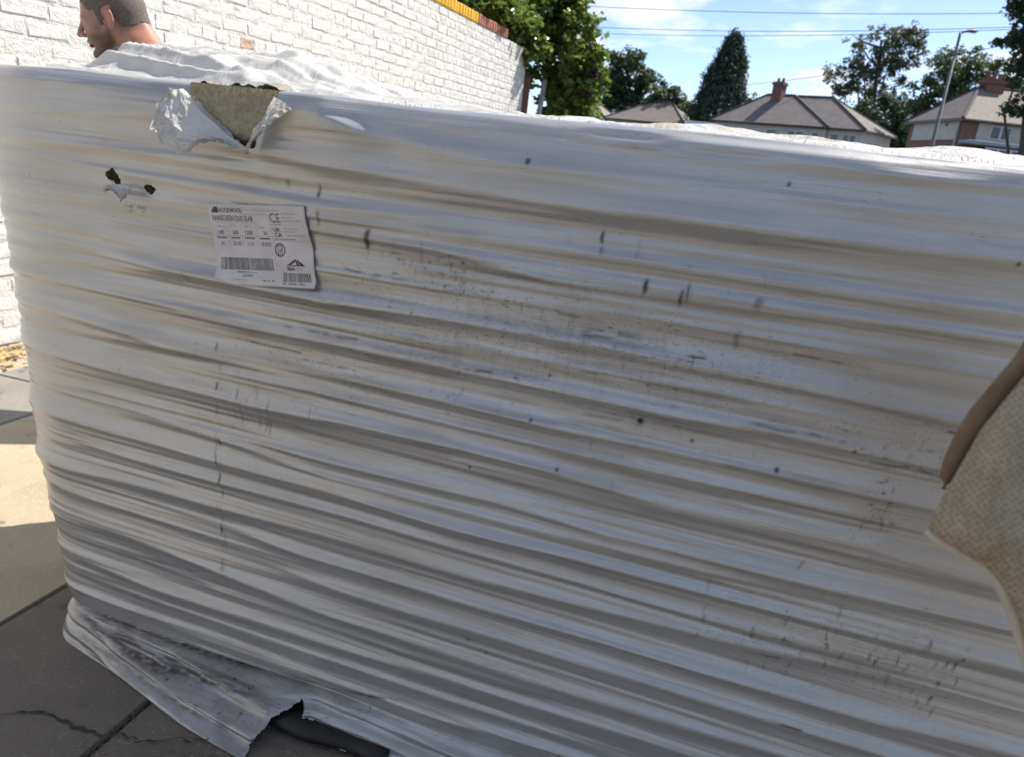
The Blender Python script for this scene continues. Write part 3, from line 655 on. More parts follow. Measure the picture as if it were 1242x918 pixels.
# ---- loose wool fibres along the torn edges
V = []; Fc = []; rf = random.Random(8)
def fibre(x, y, z, l_):
    k = len(V); a = rf.uniform(-1.2, 1.2); dx, dz = math.sin(a) * l_, math.cos(a) * l_; dy = rf.uniform(-.6, .6) * l_; w = rf.uniform(.0003, .0008)
    V.extend([(x - w, y, z), (x + w, y, z), (x + dx * .6 + w * .6, y + dy * .5, z + dz * .5), (x + dx, y + dy, z + dz * .9)]); Fc.append((k, k + 1, k + 2, k + 3))
for _ in range(700): x = rf.uniform(.385, .553); fibre(x, rf.uniform(-.038, .02), 1.154 + rf.uniform(-.004, .004), rf.uniform(.004, .014))
for _ in range(420):
    x = rf.uniform(.68, 1.75)
    if vn(np.array(x * 9), np.array(0.0), 6) > .45: fibre(x, rf.uniform(-.005, .05), 1.160 + rf.uniform(-.004, .003), rf.uniform(.002, .006))
fo = pyd('wool_fibres', V, Fc, noisy('wool_fibre', (.50, .42, .22), (.62, .55, .36), 90, .95, 0), pal); fo['kind'] = 'stuff'
# ---- torn flaps
def fpos(u, z, out=0.0): return np.array([u, -out, z])
def flap(name, top, bot, n=40, m=30, bulge=.03, seed=0, crumple=.012, base=.012, label=None):
    ta, tb = np.meshgrid(np.linspace(0, 1, n), np.linspace(0, 1, m), indexing='ij')
    def path(p, t): k = np.linspace(0, 1, len(p)); return np.stack([np.interp(t, k, [q[0] for q in p]), np.interp(t, k, [q[1] for q in p])], -1)
    P = path(top, ta) * (1 - tb[..., None]) + path(bot, ta) * tb[..., None]
    o = base + bulge * np.sin(math.pi * np.minimum(1, tb * .62)) * (.35 + .65 * np.sin(math.pi * np.minimum(.92, ta + .05)))
    o += crumple * (ridged(ta * 4 + seed + tb * 2, tb * 3.5, seed) * .6 + ridged(ta * 9 - tb * 5, tb * 8 + seed, seed + 2) * .35 + (fbm(ta * 26, tb * 22, seed + 1, 3) - .5) * .5) * (.25 + tb)
    rag = .016 * (fbm(ta * 34, 0 * ta + seed, 3, 4) - .5) * tb ** 6
    V = np.stack([P[..., 0] + rag + .006 * (vn(ta * 6, tb * 6, 2) - .5), -(o + overhang(P[..., 1])), P[..., 1] + rag], -1)
    ob = quads(name, V.reshape(-1, 3), gridf(n, m), FLAP, pal, True)
    if label: ob['label'] = label
    return ob
flap('torn_flap', [(.380, 1.150), (.408, 1.124), (.445, 1.098), (.496, 1.073)], [(.374, 1.146), (.356, 1.124), (.349, 1.09), (.360, 1.064), (.386, 1.052), (.418, 1.058), (.430, 1.072), (.450, 1.079), (.492, 1.070)], 110, 60, .034, 1, .013, .016, 'torn triangle of film folded out over the wrap')
flap('torn_flap', [(.507, 1.072), (.518, 1.098), (.538, 1.122), (.556, 1.152)], [(.511, 1.066), (.534, 1.088), (.560, 1.112), (.592, 1.140)], 70, 24, .016, 6, .009, .028, 'curled edge of film right of the tear')
flap('torn_flap', [(.20, .984), (.225, .986), (.245, .988), (.262, .984)], [(.207, .968), (.222, .979), (.240, .972), (.250, .962), (.262, .978)], 50, 20, .010, 4, .010, .012, 'small shred of white film beside two holes')

# ---- the printed label
LTL, LTR, LBR, LBL = np.array((.405, .975)), np.array((.597, .996)), np.array((.619, .868)), np.array((.432, .846))
LW, LH = 190.0, 125.0
gx, gy = 56, 40
A_, B_ = np.meshgrid(np.linspace(-.05, 1.05, gx), np.linspace(-.05, 1.05, gy), indexing='ij')
def lab_uz(a, b): 
    a = np.asarray(a)[..., None]; b = np.asarray(b)[..., None]
    return (LTL * (1 - a) + LTR * a) * (1 - b) + (LBL * (1 - a) + LBR * a) * b
uz = lab_uz(A_, B_); DG = disp(uz[..., 0], uz[..., 1]) + tear_bulge(uz[..., 0], uz[..., 1]) + overhang(uz[..., 1])
mxg = DG.copy()
for sh in ((1, 0), (-1, 0), (0, 1), (0, -1), (0, 2), (0, -2), (0, 3), (0, -3)): mxg = np.maximum(mxg, np.roll(DG, sh, (0, 1)))
for _ in range(3): mxg = (mxg + np.roll(mxg, 1, 0) + np.roll(mxg, -1, 0) + np.roll(mxg, 1, 1) + np.roll(mxg, -1, 1)) / 5
def lab_pos(a, b, lift=0.0):                           # a: left-right 0..1, b: top-bottom 0..1
    a = np.asarray(a, float); b = np.asarray(b, float)
    fa = np.clip((a + .05) / 1.1 * (gx - 1), 0, gx - 1.001); fb = np.clip((b + .05) / 1.1 * (gy - 1), 0, gy - 1.001)
    ia, ib = fa.astype(int), fb.astype(int); wa, wb = fa - ia, fb - ib
    d = (mxg[ia, ib] * (1 - wa) + mxg[ia + 1, ib] * wa) * (1 - wb) + (mxg[ia, ib + 1] * (1 - wa) + mxg[ia + 1, ib + 1] * wa) * wb
    q = lab_uz(a, b); curl = .022 * np.clip(b - .82 - a * .6, 0, 1) ** 1.2 * 5
    return np.stack([q[..., 0], -(d + .0022 + lift + curl * .5), q[..., 1] + 0 * curl], -1)
na, nb = 48, 34
a, b = np.meshgrid(np.linspace(0, 1, na), np.linspace(0, 1, nb), indexing='ij')
cornercut = np.clip((b - .88) - (a) * .55, 0, 1); b2 = b - cornercut * .75
lab = quads('label', lab_pos(a, b2).reshape(-1, 3), gridf(na, nb), PAPER, pal, True)
lab['label'] = 'creased printed product label'
md = lab.modifiers.new('thickness', 'SOLIDIFY'); md.thickness = .0004; md.offset = -1
def print_quads(name, rects, m):                       # rects in label millimetres: x0, y0, x1, y1 (y down)
    V = []; Fc = []
    for x0, y0, x1, y1 in rects:
        nx = max(1, int(abs(x1 - x0) / 5)); ny = max(1, int(abs(y1 - y0) / 3)); k = len(V)
        for i in range(nx + 1):
            for j in range(ny + 1): V.append((x0 + (x1 - x0) * i / nx, y0 + (y1 - y0) * j / ny))
        for i in range(nx):
            for j in range(ny): Fc.append((k + i * (ny + 1) + j, k + (i + 1) * (ny + 1) + j, k + (i + 1) * (ny + 1) + j + 1, k + i * (ny + 1) + j + 1))
    V = np.array(V); return quads(name, lab_pos(V[:, 0] / LW, V[:, 1] / LH, .0005), Fc, m, lab)
def print_poly(name, polys, m):
    V = []; Fc = []
    for P in polys: k = len(V); V += P; Fc.append(tuple(range(k, k + len(P))))
    V = np.array(V, float); return pyd(name, lab_pos(V[:, 0] / LW, V[:, 1] / LH, .0006), Fc, m, lab)
def print_text(txt, x, y, h, m=INK, width=None, bold=0.0):
    cu = bpy.data.curves.new('t', 'FONT'); cu.body = txt; cu.size = 1.0; cu.offset = bold; cu.resolution_u = 3
    ob = bpy.data.objects.new('t', cu); COL.objects.link(ob); bpy.context.view_layer.update()
    me = bpy.data.meshes.new_from_object(ob.evaluated_get(bpy.context.evaluated_depsgraph_get()))
    bpy.data.objects.remove(ob)
    co = np.empty(len(me.vertices) * 3); me.vertices.foreach_get('co', co); co = co.reshape(-1, 3)
    x0, x1 = co[:, 0].min(), co[:, 0].max(); sy = h / .70; sx = sy if width is None else width / (x1 - x0)
    px = x + (co[:, 0] - x0) * sx; py = y + h - co[:, 1] * sy
    me.vertices.foreach_set('co', lab_pos(px / LW, py / LH, .0006).ravel()); me.materials.clear()
    return link('lettering', me, m, lab)
print_text('ROCKWOOL', 22, 5.6, 6.6, INK, 46, .018)
print_poly('logo', [[(7, 10), (13, 4), (20, 4), (20, 13), (7, 13)]], INK); print_poly('logo', [[(10, 11.5), (12.2, 8), (13.5, 11.5)], [(14.5, 11.5), (16.5, 7), (18.5, 11.5)]], PAPER)
print_text('RAINSCREEN DUO SLAB', 6, 17, 8.0, INK, 80, .012)
for y, x0, x1 in ((8.0, 66, 140), (14.2, 64, 118)): print_quads('ruled_line', [(x0, y, x1, y + .7)], INKF)
print_quads('ruled_line', [(4, 27.2, 90, 27.8), (4, 48, 118, 48.8), (118, 15, 118.6, 108), (31, 30, 31.5, 64), (58, 30, 58.5, 64), (87, 30, 87.5, 64), (118, 54, 185, 54.6)], INKF)
for t, x, w in (('140', 12, 11), ('600', 40, 11), ('1200', 64, 15), ('36', 100, 8)): print_text(t, x, 40, 6.0, INK, w, .01)
for t, x, w in (('A1', 14, 7), ('25.92', 38, 16), ('4.00', 66, 13), ('0.035', 94, 18)): print_text(t, x, 57, 6.0, INKF if t == '4.00' else INK, w, .0)
for x, w in ((8, 19), (36, 17), (62, 20), (91, 20)): print_quads('small_print', [(x, 50.5, x + w, 52.4)], INK)
for x, w in ((10, 8), (14, 14), (36, 12), (64, 10), (92, 14)): print_quads('small_print', [(x, 32 + (x % 3), x + w, 33 + (x % 3))], INKF)
print_text('CE', 121, 12, 14, INK, 20, .0)
for k, (x0, x1, y) in enumerate(((144, 172, 12), (144, 166, 17.5), (144, 181, 22.5), (120, 141, 28.5), (144, 172, 35), (144, 166, 39), (144, 182, 45), (120, 160, 51))): print_quads('small_print', [(x0, y, x1, y + 1.1)], INKF if k != 7 else INK)
print_text('UK', 122, 34, 6.2, INK, 15, .02); print_text('CA', 122, 42, 6.2, INK, 15, .02)
def ring(cx, cy, r0, r1, sx=1, n=28):
    return [[(cx + sx * r * math.cos(t), cy + r * math.sin(t)) for r, t in ((r0, a0), (r1, a0), (r1, a1), (r0, a1))] for a0, a1 in ((2 * math.pi * i / n, 2 * math.pi * (i + 1) / n) for i in range(n))]
print_poly('recycling_mark', ring(128, 68, 8.6, 10.6, .95), INK)
print_poly('recycling_mark', [[(123.5, 61), (132.5, 61), (132.5, 62.2), (123.5, 62.2)], [(123.5, 61), (124.7, 61), (124.7, 75), (123.5, 75)], [(131.3, 61), (132.5, 61), (132.5, 75), (131.3, 75)], [(123.5, 74), (132.5, 74), (132.5, 75.2), (123.5, 75.2)], [(126, 68.5), (127, 67.5), (128.2, 71), (131, 64), (132, 64.6), (128.4, 73)]], INK)
bars = []; x = 9.0; rb = random.Random(5)
while x < 111: w = rb.choice((.5, .5, .9, 1.3)); bars.append((x, 82, x + w, 101)); x += w + rb.choice((.5, .6, 1.0))
print_quads('barcode', bars, INK)
bars = []; x = 129.0
while x < 182: w = rb.choice((.6, 1.0, 1.6)); bars.append((x, 103, x + w, 117)); x += w + rb.choice((.6, .9, 1.4))
print_quads('barcode', bars, INK)
print_text('230994', 52, 107, 4.4, INK, 20, .0)
print_quads('small_print', [(42, 103.6, 80, 104.8)], INK); print_quads('small_print', [(34, 115, 62, 116.2)], INKF)
for x in (93, 101, 109): print_quads('small_print', [(x, 115.5, x + 4.5, 117)], INK)
print_quads('small_print', [(129, 119, 136, 120.2), (140, 119, 156, 120.4), (160, 119, 180, 120.4)], INK)
print_poly('logo', [[(137, 92), (156, 81), (164, 92)], [(158, 82.5), (160, 82), (174, 92), (165, 92)]], INK); print_poly('logo', [[(147, 90.5), (155.5, 85), (158, 90.5)]], PAPER)
print_text('BBA', 139, 93.5, 5.6, INK, 15, .03)
for y in (94, 96, 98): print_quads('small_print', [(156, y, 168, y + .6)], INKF)

# ---- what carries the load
for x in (.62, 1.3, 2.0):
    xs = np.linspace(-1, 1, 28); ring_ = []
    yb = -.028 if x < 1 else .05; x = .60 if x < 1 else x
    V, Fc = tube([(x - .13 + .34 * k / 10, yb + .003 * math.sin(k), .020 + .001 * math.sin(2.1 * k)) for k in range(11)], [.019] * 11, 16)
    V = [(p[0], yb + (p[1] - yb) * 1.7, p[2]) for p in V]
    pyd('bearer', V, Fc, DARK, pal, True)
for x in (.12, 1.15, 2.2): box('bearer', (x - .06, x + .06, .07, D - .07, .0, .058), WOOD, pal, .004)
for k in range(5): box('deck_board', (.05, L - .05, .012 + k * .155, .012 + k * .155 + .10, .062, .074), WOOD, pal, .002)

# ------------------------------------------------------------------ the fabric hanging in at the right
mk = M('dimpled_fabric', (.42, .36, .25), .95, .15); v = mk.n('ShaderNodeUVMap', uv_map='UVMap').outputs[0]
vm = mk.n('ShaderNodeMapping', {'Vector': v, 'Scale': (1, 1.12, 1), 'Rotation': (0, 0, .6)}).outputs[0]
vo = mk.n('ShaderNodeTexVoronoi', {'Vector': vm, 'Scale': 245.0, 'Randomness': .28}).outputs['Distance']
dim = mk.ramp(vo, .22, .50)
c = mk.mix(mk.ramp(mk.noise(mk.coord('Object'), 45, 5), .4, .68), (.40, .345, .245), (.46, .415, .32))
c = mk.mix(mk.ramp(mk.noise(mk.coord('Object'), 16, 4), .60, .78), c, (.31, .24, .11))
c = mk.mix(dim, mk.mix(.40, c, (.16, .13, .09)), c); mk.col(c); mk.bump(mk.math('ADD', dim, mk.math('MULTIPLY', mk.noise(mk.coord('Object'), 900, 3), .4)), .8, .0015); mk.trans((.30, .25, .16), .12)
KNIT = mk.m
HEM = noisy('pale_hem', (.50, .47, .40), (.42, .38, .31), 60, .95, .5, 700, .001, .1)
STRAP = noisy('brown_lining', (.20, .145, .095), (.15, .105, .07), 50, .85, .3, 500, .001, .2)
YG = .52
gar = empty('fabric_garment', tuple(at(1290, 900, YG))); tag(gar, 'beige dimpled fabric with brown trim and pale hem hanging close at right', 'garment')
gl = np.array(gar.location)
yl = [330, 400, 455, 520, 590, 632, 648, 662, 676, 692, 712, 740, 770, 800, 860, 930, 1000]
xl = [1330, 1282, 1243, 1190, 1150, 1128, 1126, 1150, 1178, 1200, 1214, 1226, 1236, 1245, 1268, 1296, 1325]
rows = np.concatenate([np.linspace(330, 625, 44), np.linspace(630, 700, 40), np.linspace(705, 1000, 36)])
ring_n = 56; V = []; UVm = []
for y in rows:
    x0 = np.interp(y, yl, xl); x1 = 1480 + .25 * (y - 330)
    for k in range(ring_n):
        t = 2 * math.pi * k / ring_n; cx = (x0 + x1) / 2; hw = (x1 - x0) / 2
        ex = -math.copysign(abs(math.cos(t)) ** .8, math.cos(t)); x = cx + hw * ex
        th = .05 * math.copysign(abs(math.sin(t)) ** .7, math.sin(t)) * (.25 + .75 * min(1, (x1 - x0) / 250))
        fold = .006 * math.sin((x - 1120) * .045 + y * .012) + .004 * (vn(x * .02, y * .02, 3) - .5)
        P = at(x, y, YG - (th if t < math.pi else th * .6) * 1.0 + fold + .0003 * 0) ; V.append(P - gl); UVm.append((x * .00056 + (0 if t < math.pi else .5), y * .00056))
n = len(rows); Fc = [(i * ring_n + k, i * ring_n + (k + 1) % ring_n, (i + 1) * ring_n + (k + 1) % ring_n, (i + 1) * ring_n + k) for i in range(n - 1) for k in range(ring_n)]
Fc += [tuple(range(ring_n))[::-1], tuple((n - 1) * ring_n + k for k in range(ring_n))]
sl = pyd('dimpled_panel', V, Fc, KNIT, gar, True)
uvl = sl.data.uv_layers.new(name='UVMap')
for lp in sl.data.loops: uvl.data[lp.index].uv = UVm[lp.vertex_index]
hp = [(1124, 645), (1140, 655), (1160, 666), (1180, 677), (1199, 690), (1213, 710), (1226, 738), (1237, 770), (1246, 800), (1268, 860), (1296, 930), (1325, 1000)]
V, Fc = tube([at(x, y, YG - .012) - gl for x, y in hp], [.0022] + [.0042] * (len(hp) - 1), 10); pyd('hem', V, Fc, HEM, gar, True)
bp = [(1340, 290), (1290, 366), (1242, 441), (1215, 473), (1190, 503), (1170, 535), (1155, 562), (1148, 580), (1146, 592)]
pts = [at(x, y, YG + .012) - gl for x, y in bp]; rad = [.0075, .0075, .0075, .0078, .008, .0078, .0065, .0048, .0022]
V, Fc = tube(pts, rad, 14); V = [np.array(p) for p in V]
pyd('brown_trim', V, Fc, STRAP, gar, True)

# ------------------------------------------------------------------ person bending behind the load (signed-distance modelling)
def surface_nets(xs, ys, zs, D_):
    ins = D_ < 0; nx, ny, nz_ = D_.shape
    c = np.zeros((nx - 1, ny - 1, nz_ - 1), np.int8)
    for a in (0, 1):
        for b in (0, 1):
            for d in (0, 1): c += ins[a:nx - 1 + a, b:ny - 1 + b, d:nz_ - 1 + d]
    act = (c > 0) & (c < 8); idx = -np.ones(act.shape, np.int64); I = np.argwhere(act); idx[act] = np.arange(len(I))
    acc = np.zeros((len(I), 3)); cnt = np.zeros(len(I))
    G = [xs, ys, zs]
    offs = [(a, b, d) for a in (0, 1) for b in (0, 1) for d in (0, 1)]
    for p in offs:
        for ax in range(3):
            if p[ax] == 1: continue
            q = list(p); q[ax] = 1
            A = D_[I[:, 0] + p[0], I[:, 1] + p[1], I[:, 2] + p[2]]; B = D_[I[:, 0] + q[0], I[:, 1] + q[1], I[:, 2] + q[2]]
            m = (A < 0) != (B < 0); t = np.where(m, A / (A - B + 1e-12), 0)
            P0_ = np.stack([G[k][I[:, k] + p[k]] for k in range(3)], -1); P1_ = np.stack([G[k][I[:, k] + q[k]] for k in range(3)], -1)
            acc += np.where(m[:, None], P0_ + (P1_ - P0_) * t[:, None], 0); cnt += m
    V = acc / np.maximum(cnt, 1)[:, None]; Q = []
    for ax in range(3):
        b_, c_ = (ax + 1) % 3, (ax + 2) % 3
        sl0 = [slice(None)] * 3; sl1 = [slice(None)] * 3; sl0[ax] = slice(0, -1); sl1[ax] = slice(1, None)
        e = np.argwhere(ins[tuple(sl0)] != ins[tuple(sl1)])
        e = e[(e[:, b_] > 0) & (e[:, c_] > 0) & (e[:, b_] < D_.shape[b_] - 1) & (e[:, c_] < D_.shape[c_] - 1)]
        fl = ins[e[:, 0], e[:, 1], e[:, 2]]
        def gi(db, dc):
            k = e.copy(); k[:, b_] -= db; k[:, c_] -= dc; return idx[k[:, 0], k[:, 1], k[:, 2]]
        q = np.stack([gi(1, 1), gi(0, 1), gi(0, 0), gi(1, 0)], -1); q[~fl] = q[~fl][:, ::-1]; Q.append(q)
    Q = np.vstack(Q); return V, Q[(Q >= 0).all(1)]
HY = math.radians(-98); HPt = math.radians(16)
fz_ = np.array([math.sin(HY), math.cos(HY), 0.0]); lf = np.array([-fz_[1], fz_[0], 0.0])
hf = fz_ * math.cos(HPt) + np.array([0, 0, -math.sin(HPt)]); hu = np.cross(hf, lf)
ear = at(127, 24, 2.78); HO = ear - .080 * lf
def HW(f, s, u_): return HO + f * hf + s * lf + u_ * hu
AX = (hf, lf, hu)
lo_ = HO + np.array([-.26, -.32, 0]); lo_[2] = -.02; hi_ = HO + np.array([1.0, .42, .20])
def axis(lo, hi, f0, f1, fine, coarse):
    return np.array(list(np.arange(lo, f0, coarse)) + list(np.arange(f0, min(f1, hi), fine)) + (list(np.arange(f1, hi, coarse)) if hi > f1 else []))
gx_ = axis(lo_[0], hi_[0], HO[0] - .16, HO[0] + .22, .0038, .013); gy_ = axis(lo_[1], hi_[1], HO[1] - .12, HO[1] + .12, .0042, .013); gz_ = axis(lo_[2], hi_[2], HO[2] - .20, HO[2] + .17, .0038, .013)
PG = np.stack(np.meshgrid(gx_, gy_, gz_, indexing='ij'), -1).astype(np.float32)
BD = np.full(PG.shape[:3], 1.0, np.float32)
def block(lo, hi):
    r = []
    for ax, l, h in zip((gx_, gy_, gz_), lo, hi): r.append(slice(max(0, np.searchsorted(ax, l) - 1), np.searchsorted(ax, h) + 1))
    return tuple(r)
def smin(a, b, k): h = np.clip(.5 + .5 * (b - a) / k, 0, 1); return b * (1 - h) + a * h - k * h * (1 - h)
def dcap(P, a, b, ra, rb):
    d = (b - a).astype(np.float32); t = np.clip(((P - a.astype(np.float32)) @ d) / (d @ d), 0, 1); q = P - a.astype(np.float32) - t[..., None] * d
    return np.sqrt((q * q).sum(-1)) - (ra + (rb - ra) * t)
def dell(P, c, axes, r):
    q = ((P - np.asarray(c, np.float32)) @ (np.stack(axes, 1) / np.array(r)).astype(np.float32)); return (np.sqrt((q * q).sum(-1)) - 1) * min(r)
def op(d, sl, k, sub):
    BD[sl] = -smin(-BD[sl], d, k) if sub else smin(BD[sl], d, k)
def cap(a, b, ra, rb, k, sub=False):
    a, b = np.asarray(a, float), np.asarray(b, float); m = max(ra, rb) + k + .02; sl = block(np.minimum(a, b) - m, np.maximum(a, b) + m); op(dcap(PG[sl], a, b, ra, rb), sl, k, sub)
def ell(c, r, k, sub=False, axes=AX):
    m = max(r) + k + .02; sl = block(c - m, c + m); op(dell(PG[sl], c, axes, r), sl, k, sub)
C7 = HO + np.array([.135, -.02, -.125])
CHS = HO + np.array([.31, .02, -.31]); PEL = HO + np.array([.66, .06, -.49]); PEL[2] = .90
sdir = np.array([-.12, -.99, 0.0]); sdir /= np.linalg.norm(sdir)
# torso, arms and legs
cap(C7 + np.array([.03, 0, -.06]), CHS, .10, .145, .05); cap(CHS, PEL, .145, .135, .05)
for s in (-1, 1):
    sh = C7 + sdir * s * .185 + np.array([.05, 0, -.085]); cap(C7 + np.array([.03, 0, -.04]), sh, .058, .056, .05)
    el_ = sh + np.array([-.10, 0, -.27]) + sdir * s * .03; wr = el_ + np.array([-.13, 0, -.20]) - sdir * s * .05
    cap(sh, el_, .054, .043, .03); cap(el_, wr, .042, .029, .02)
    fd = (wr - el_) / np.linalg.norm(wr - el_); pc = wr + fd * .055; ell(pc, (.055, .040, .017), .015, False, (fd, sdir, np.cross(fd, sdir)))
    for o_, ln in ((-.030, .062), (-.011, .074), (.009, .070), (.028, .055)):
        a = pc + fd * .042 + sdir * o_; m_ = a + fd * ln * .55 + np.array([.004, 0, -.006]); cap(a, m_, .0095, .0088, .006); cap(m_, m_ + fd * ln * .4 + np.array([.012, 0, -.016]), .0088, .0075, .004)
    a = wr + fd * .03 - sdir * s * .034; m_ = a + fd * .035 - sdir * s * .022; cap(a, m_, .0125, .010, .008); cap(m_, m_ + fd * .03, .010, .008, .004)
    hip = PEL + np.array([.02, s * .10, -.02]); kn = np.array([PEL[0] + .0 - .02 * s, PEL[1] + s * .13, .48]); an = np.array([PEL[0] + .10 - .03 * s, PEL[1] + s * .14, .085])
    cap(hip, kn, .095, .062, .05); cap(kn, an, .060, .042, .03); cap(an + np.array([.03, 0, -.045]), an + np.array([-.15, .01, -.055]), .036, .028, .02)
# neck and head
ell(HW(-.012, 0, .052), (.100, .078, .088), .03); ell(HW(-.048, 0, .030), (.064, .068, .068), .02); ell(HW(.045, 0, -.012), (.052, .060, .076), .03)
cap(HW(-.034, 0, -.020), C7, .052, .058, .03)
cap(HW(-.085, 0, -.02), C7 + np.array([.045, 0, .0]), .025, .04, .04)
for s in (-1, 1):
    cap(HW(.002, s * .050, -.034), HW(.068, s * .014, -.088), .021, .016, .02)
    cap(HW(.089, s * .010, .030), HW(.074, s * .044, .027), .011, .010, .012)
    cap(HW(.072, s * .038, -.018), HW(.050, s * .054, -.012), .014, .012, .016)
    ell(HW(.096, s * .031, .008), (.014, .014, .010), .010, True)
    ell(HW(.0775, s * .031, .007), (.0125, .0125, .011), .003)
ell(HW(.082, 0, -.090), (.017, .020, .016), .012)
cap(HW(.096, 0, .024), HW(.122, 0, -.018), .0075, .0105, .010)
for s in (-1, 1): ell(HW(.107, s * .011, -.022), (.011, .008, .008), .006)
ell(HW(.089, 0, -.045), (.013, .026, .012), .010)
ell(HW(.098, 0, -.0470), (.0085, .020, .0055), .003); ell(HW(.0945, 0, -.0605), (.0085, .018, .0060), .003)
cap(HW(.107, -.017, -.0535), HW(.107, .017, -.0535), .0026, .0026, .003, True)
for s in (-1, 1):
    e1 = hf * .86 - lf * s * .50; e1 /= np.linalg.norm(e1); e3 = hu * .96 - hf * .22; e3 -= e1 * (e3 @ e1); e3 /= np.linalg.norm(e3); e2 = np.cross(e3, e1)
    ell(HW(-.016, s * .084, -.002), (.019, .0065, .034), .004, False, (e1, e2, e3))
    ell(HW(-.011, s * .091, .004), (.0105, .0070, .019), .004, True, (e1, e2, e3)); ell(HW(-.006, s * .086, -.012), (.006, .006, .008), .003, True, (e1, e2, e3))
    ell(HW(.004, s * .078, -.006), (.005, .005, .008), .003)
per = empty('person', (PEL[0] + .05, PEL[1], 0)); tag(per, 'bent person with short cropped hair behind the pallet, facing the wall', 'person')
pl = np.array(per.location)
ms = M('skin', (.42, .22, .15), .5, .4); v = ms.coord('Object'); st = ms.attr('stubble'); rd = ms.attr('flush')
c = ms.mix(ms.ramp(ms.noise(v, 30, 5), .35, .7), (.40, .235, .175), (.30, .165, .12)); c = ms.mix(ms.math('MULTIPLY', rd, .6), c, (.52, .20, .13))
c = ms.mix(ms.math('MULTIPLY', st, ms.ramp(ms.noise(v, 420, 3), .25, .6, (.45,) * 3)), c, (.07, .05, .04)); ms.col(c); ms.bump(ms.noise(v, 350, 3), .2, .002)
ms.b.inputs['Subsurface Weight'].default_value = .12; ms.b.inputs['Subsurface Radius'].default_value = (.012, .004, .002)
bv, bq = surface_nets(gx_, gy_, gz_, BD)
body = quads('body', bv - pl, bq, ms.m, per, True)
q = bv - HO; hfv, hsv, huv = q @ hf, np.abs(q @ lf), q @ hu
stub = smooth01((-.022 - huv + np.clip(.02 - hfv, 0, 1) * .5) / .025) * smooth01((hfv + .012) / .02) * smooth01((.13 + huv) / .03) * (np.linalg.norm(q, axis=1) < .16) * (1 - np.exp(-((hfv - .10) / .012) ** 2 - ((huv + .05) / .012) ** 2))
at_ = body.data.attributes.new('stubble', 'FLOAT', 'POINT'); at_.data.foreach_set('value', stub.astype(np.float32))
nape = smooth01((.0 - huv) / .01) * smooth01((huv + .055) / .03) * smooth01((-.02 - hfv) / .02) * .55; stub2 = np.maximum(stub, nape); body.data.attributes['stubble'].data.foreach_set('value', stub2.astype(np.float32))
fl_ = np.exp(-((hfv + .012) / .022) ** 2 - ((hsv - .085) / .02) ** 2 - (huv / .035) ** 2) + smooth01((-.04 - hfv) / .03) * smooth01((-.01 - huv) / .03)
at_ = body.data.attributes.new('flush', 'FLOAT', 'POINT'); at_.data.foreach_set('value', np.clip(fl_, 0, 1).astype(np.float32))
def inset(mask_sdf, off, name, m):
    Dd = np.maximum(BD - off, mask_sdf); vv_, qq_ = surface_nets(gx_, gy_, gz_, Dd); return quads(name, vv_ - pl, qq_, m, per, True)
Q = (PG - HO.astype(np.float32)); qf, qs_, qu = Q @ hf, np.abs(Q @ lf), Q @ hu
wob = .012 * (vn(qf * 70, qs_ * 70, 2) - .5) + .010 * (vn(qf * 240, qs_ * 240, 4) - .5)
line = np.interp(qf, [-.2, -.09, -.055, -.045, -.030, -.026, .004, .010, .026, .032, .05, .07, .09], [-.020, -.024, -.032, -.030, -.004, .040, .040, -.016, -.018, .030, .040, .066, .080])
hm = line + wob - qu
earm = np.minimum(dell(PG, HW(-.012, .088, .0), AX, (.026, .022, .038)), dell(PG, HW(-.012, -.088, .0), AX, (.026, .022, .038)))
hm = np.maximum(np.maximum(hm, -earm), np.sqrt((Q * Q).sum(-1)) - .2)
HAIR = M('cropped_hair', (.035, .028, .024), .75, .3); v = HAIR.coord('Object'); HAIR.col(HAIR.mix(HAIR.ramp(HAIR.noise(v, 260, 3), .3, .7), (.075, .066, .062), (.22, .175, .145))); HAIR.bump(HAIR.noise(v, 500, 3), .7, .004)
inset(hm, .0016, 'hair', HAIR.m)
SHIRT = noisy('shirt_cloth', (.06, .07, .09), (.08, .09, .11), 20, .9, .3, 300, .002); TROU = noisy('trouser_cloth', (.03, .03, .035), (.05, .05, .055), 20, .9, .3, 300, .002)
nck = C7 + np.array([.045, 0, -.045]); nn = np.array([-.70, .05, .70]); nn /= np.linalg.norm(nn)
inset(np.maximum((PG - nck) @ nn, .87 - PG[..., 2] + .25 * (PG[..., 0] - PEL[0])), .010, 'shirt', SHIRT)
hipz = .90 + .2 * (PG[..., 0] - PEL[0])
notarm = PEL[0] - .20 - PG[..., 0]
inset(np.maximum(np.maximum(PG[..., 2] - hipz, .78 - PG[..., 2]), notarm), .014, 'trousers', TROU)
for s in (-1, 1):
    side = -s * (PG[..., 1] - PEL[1]) + .001
    inset(np.maximum(np.maximum(np.maximum(PG[..., 2] - .78, .09 - PG[..., 2]), side), notarm), .013, 'trouser_leg', TROU)
    inset(np.maximum(PG[..., 2] - .10, side), .016, 'shoe', DARK)
del PG, BD, Q, qf, qs_, qu, hm, earm

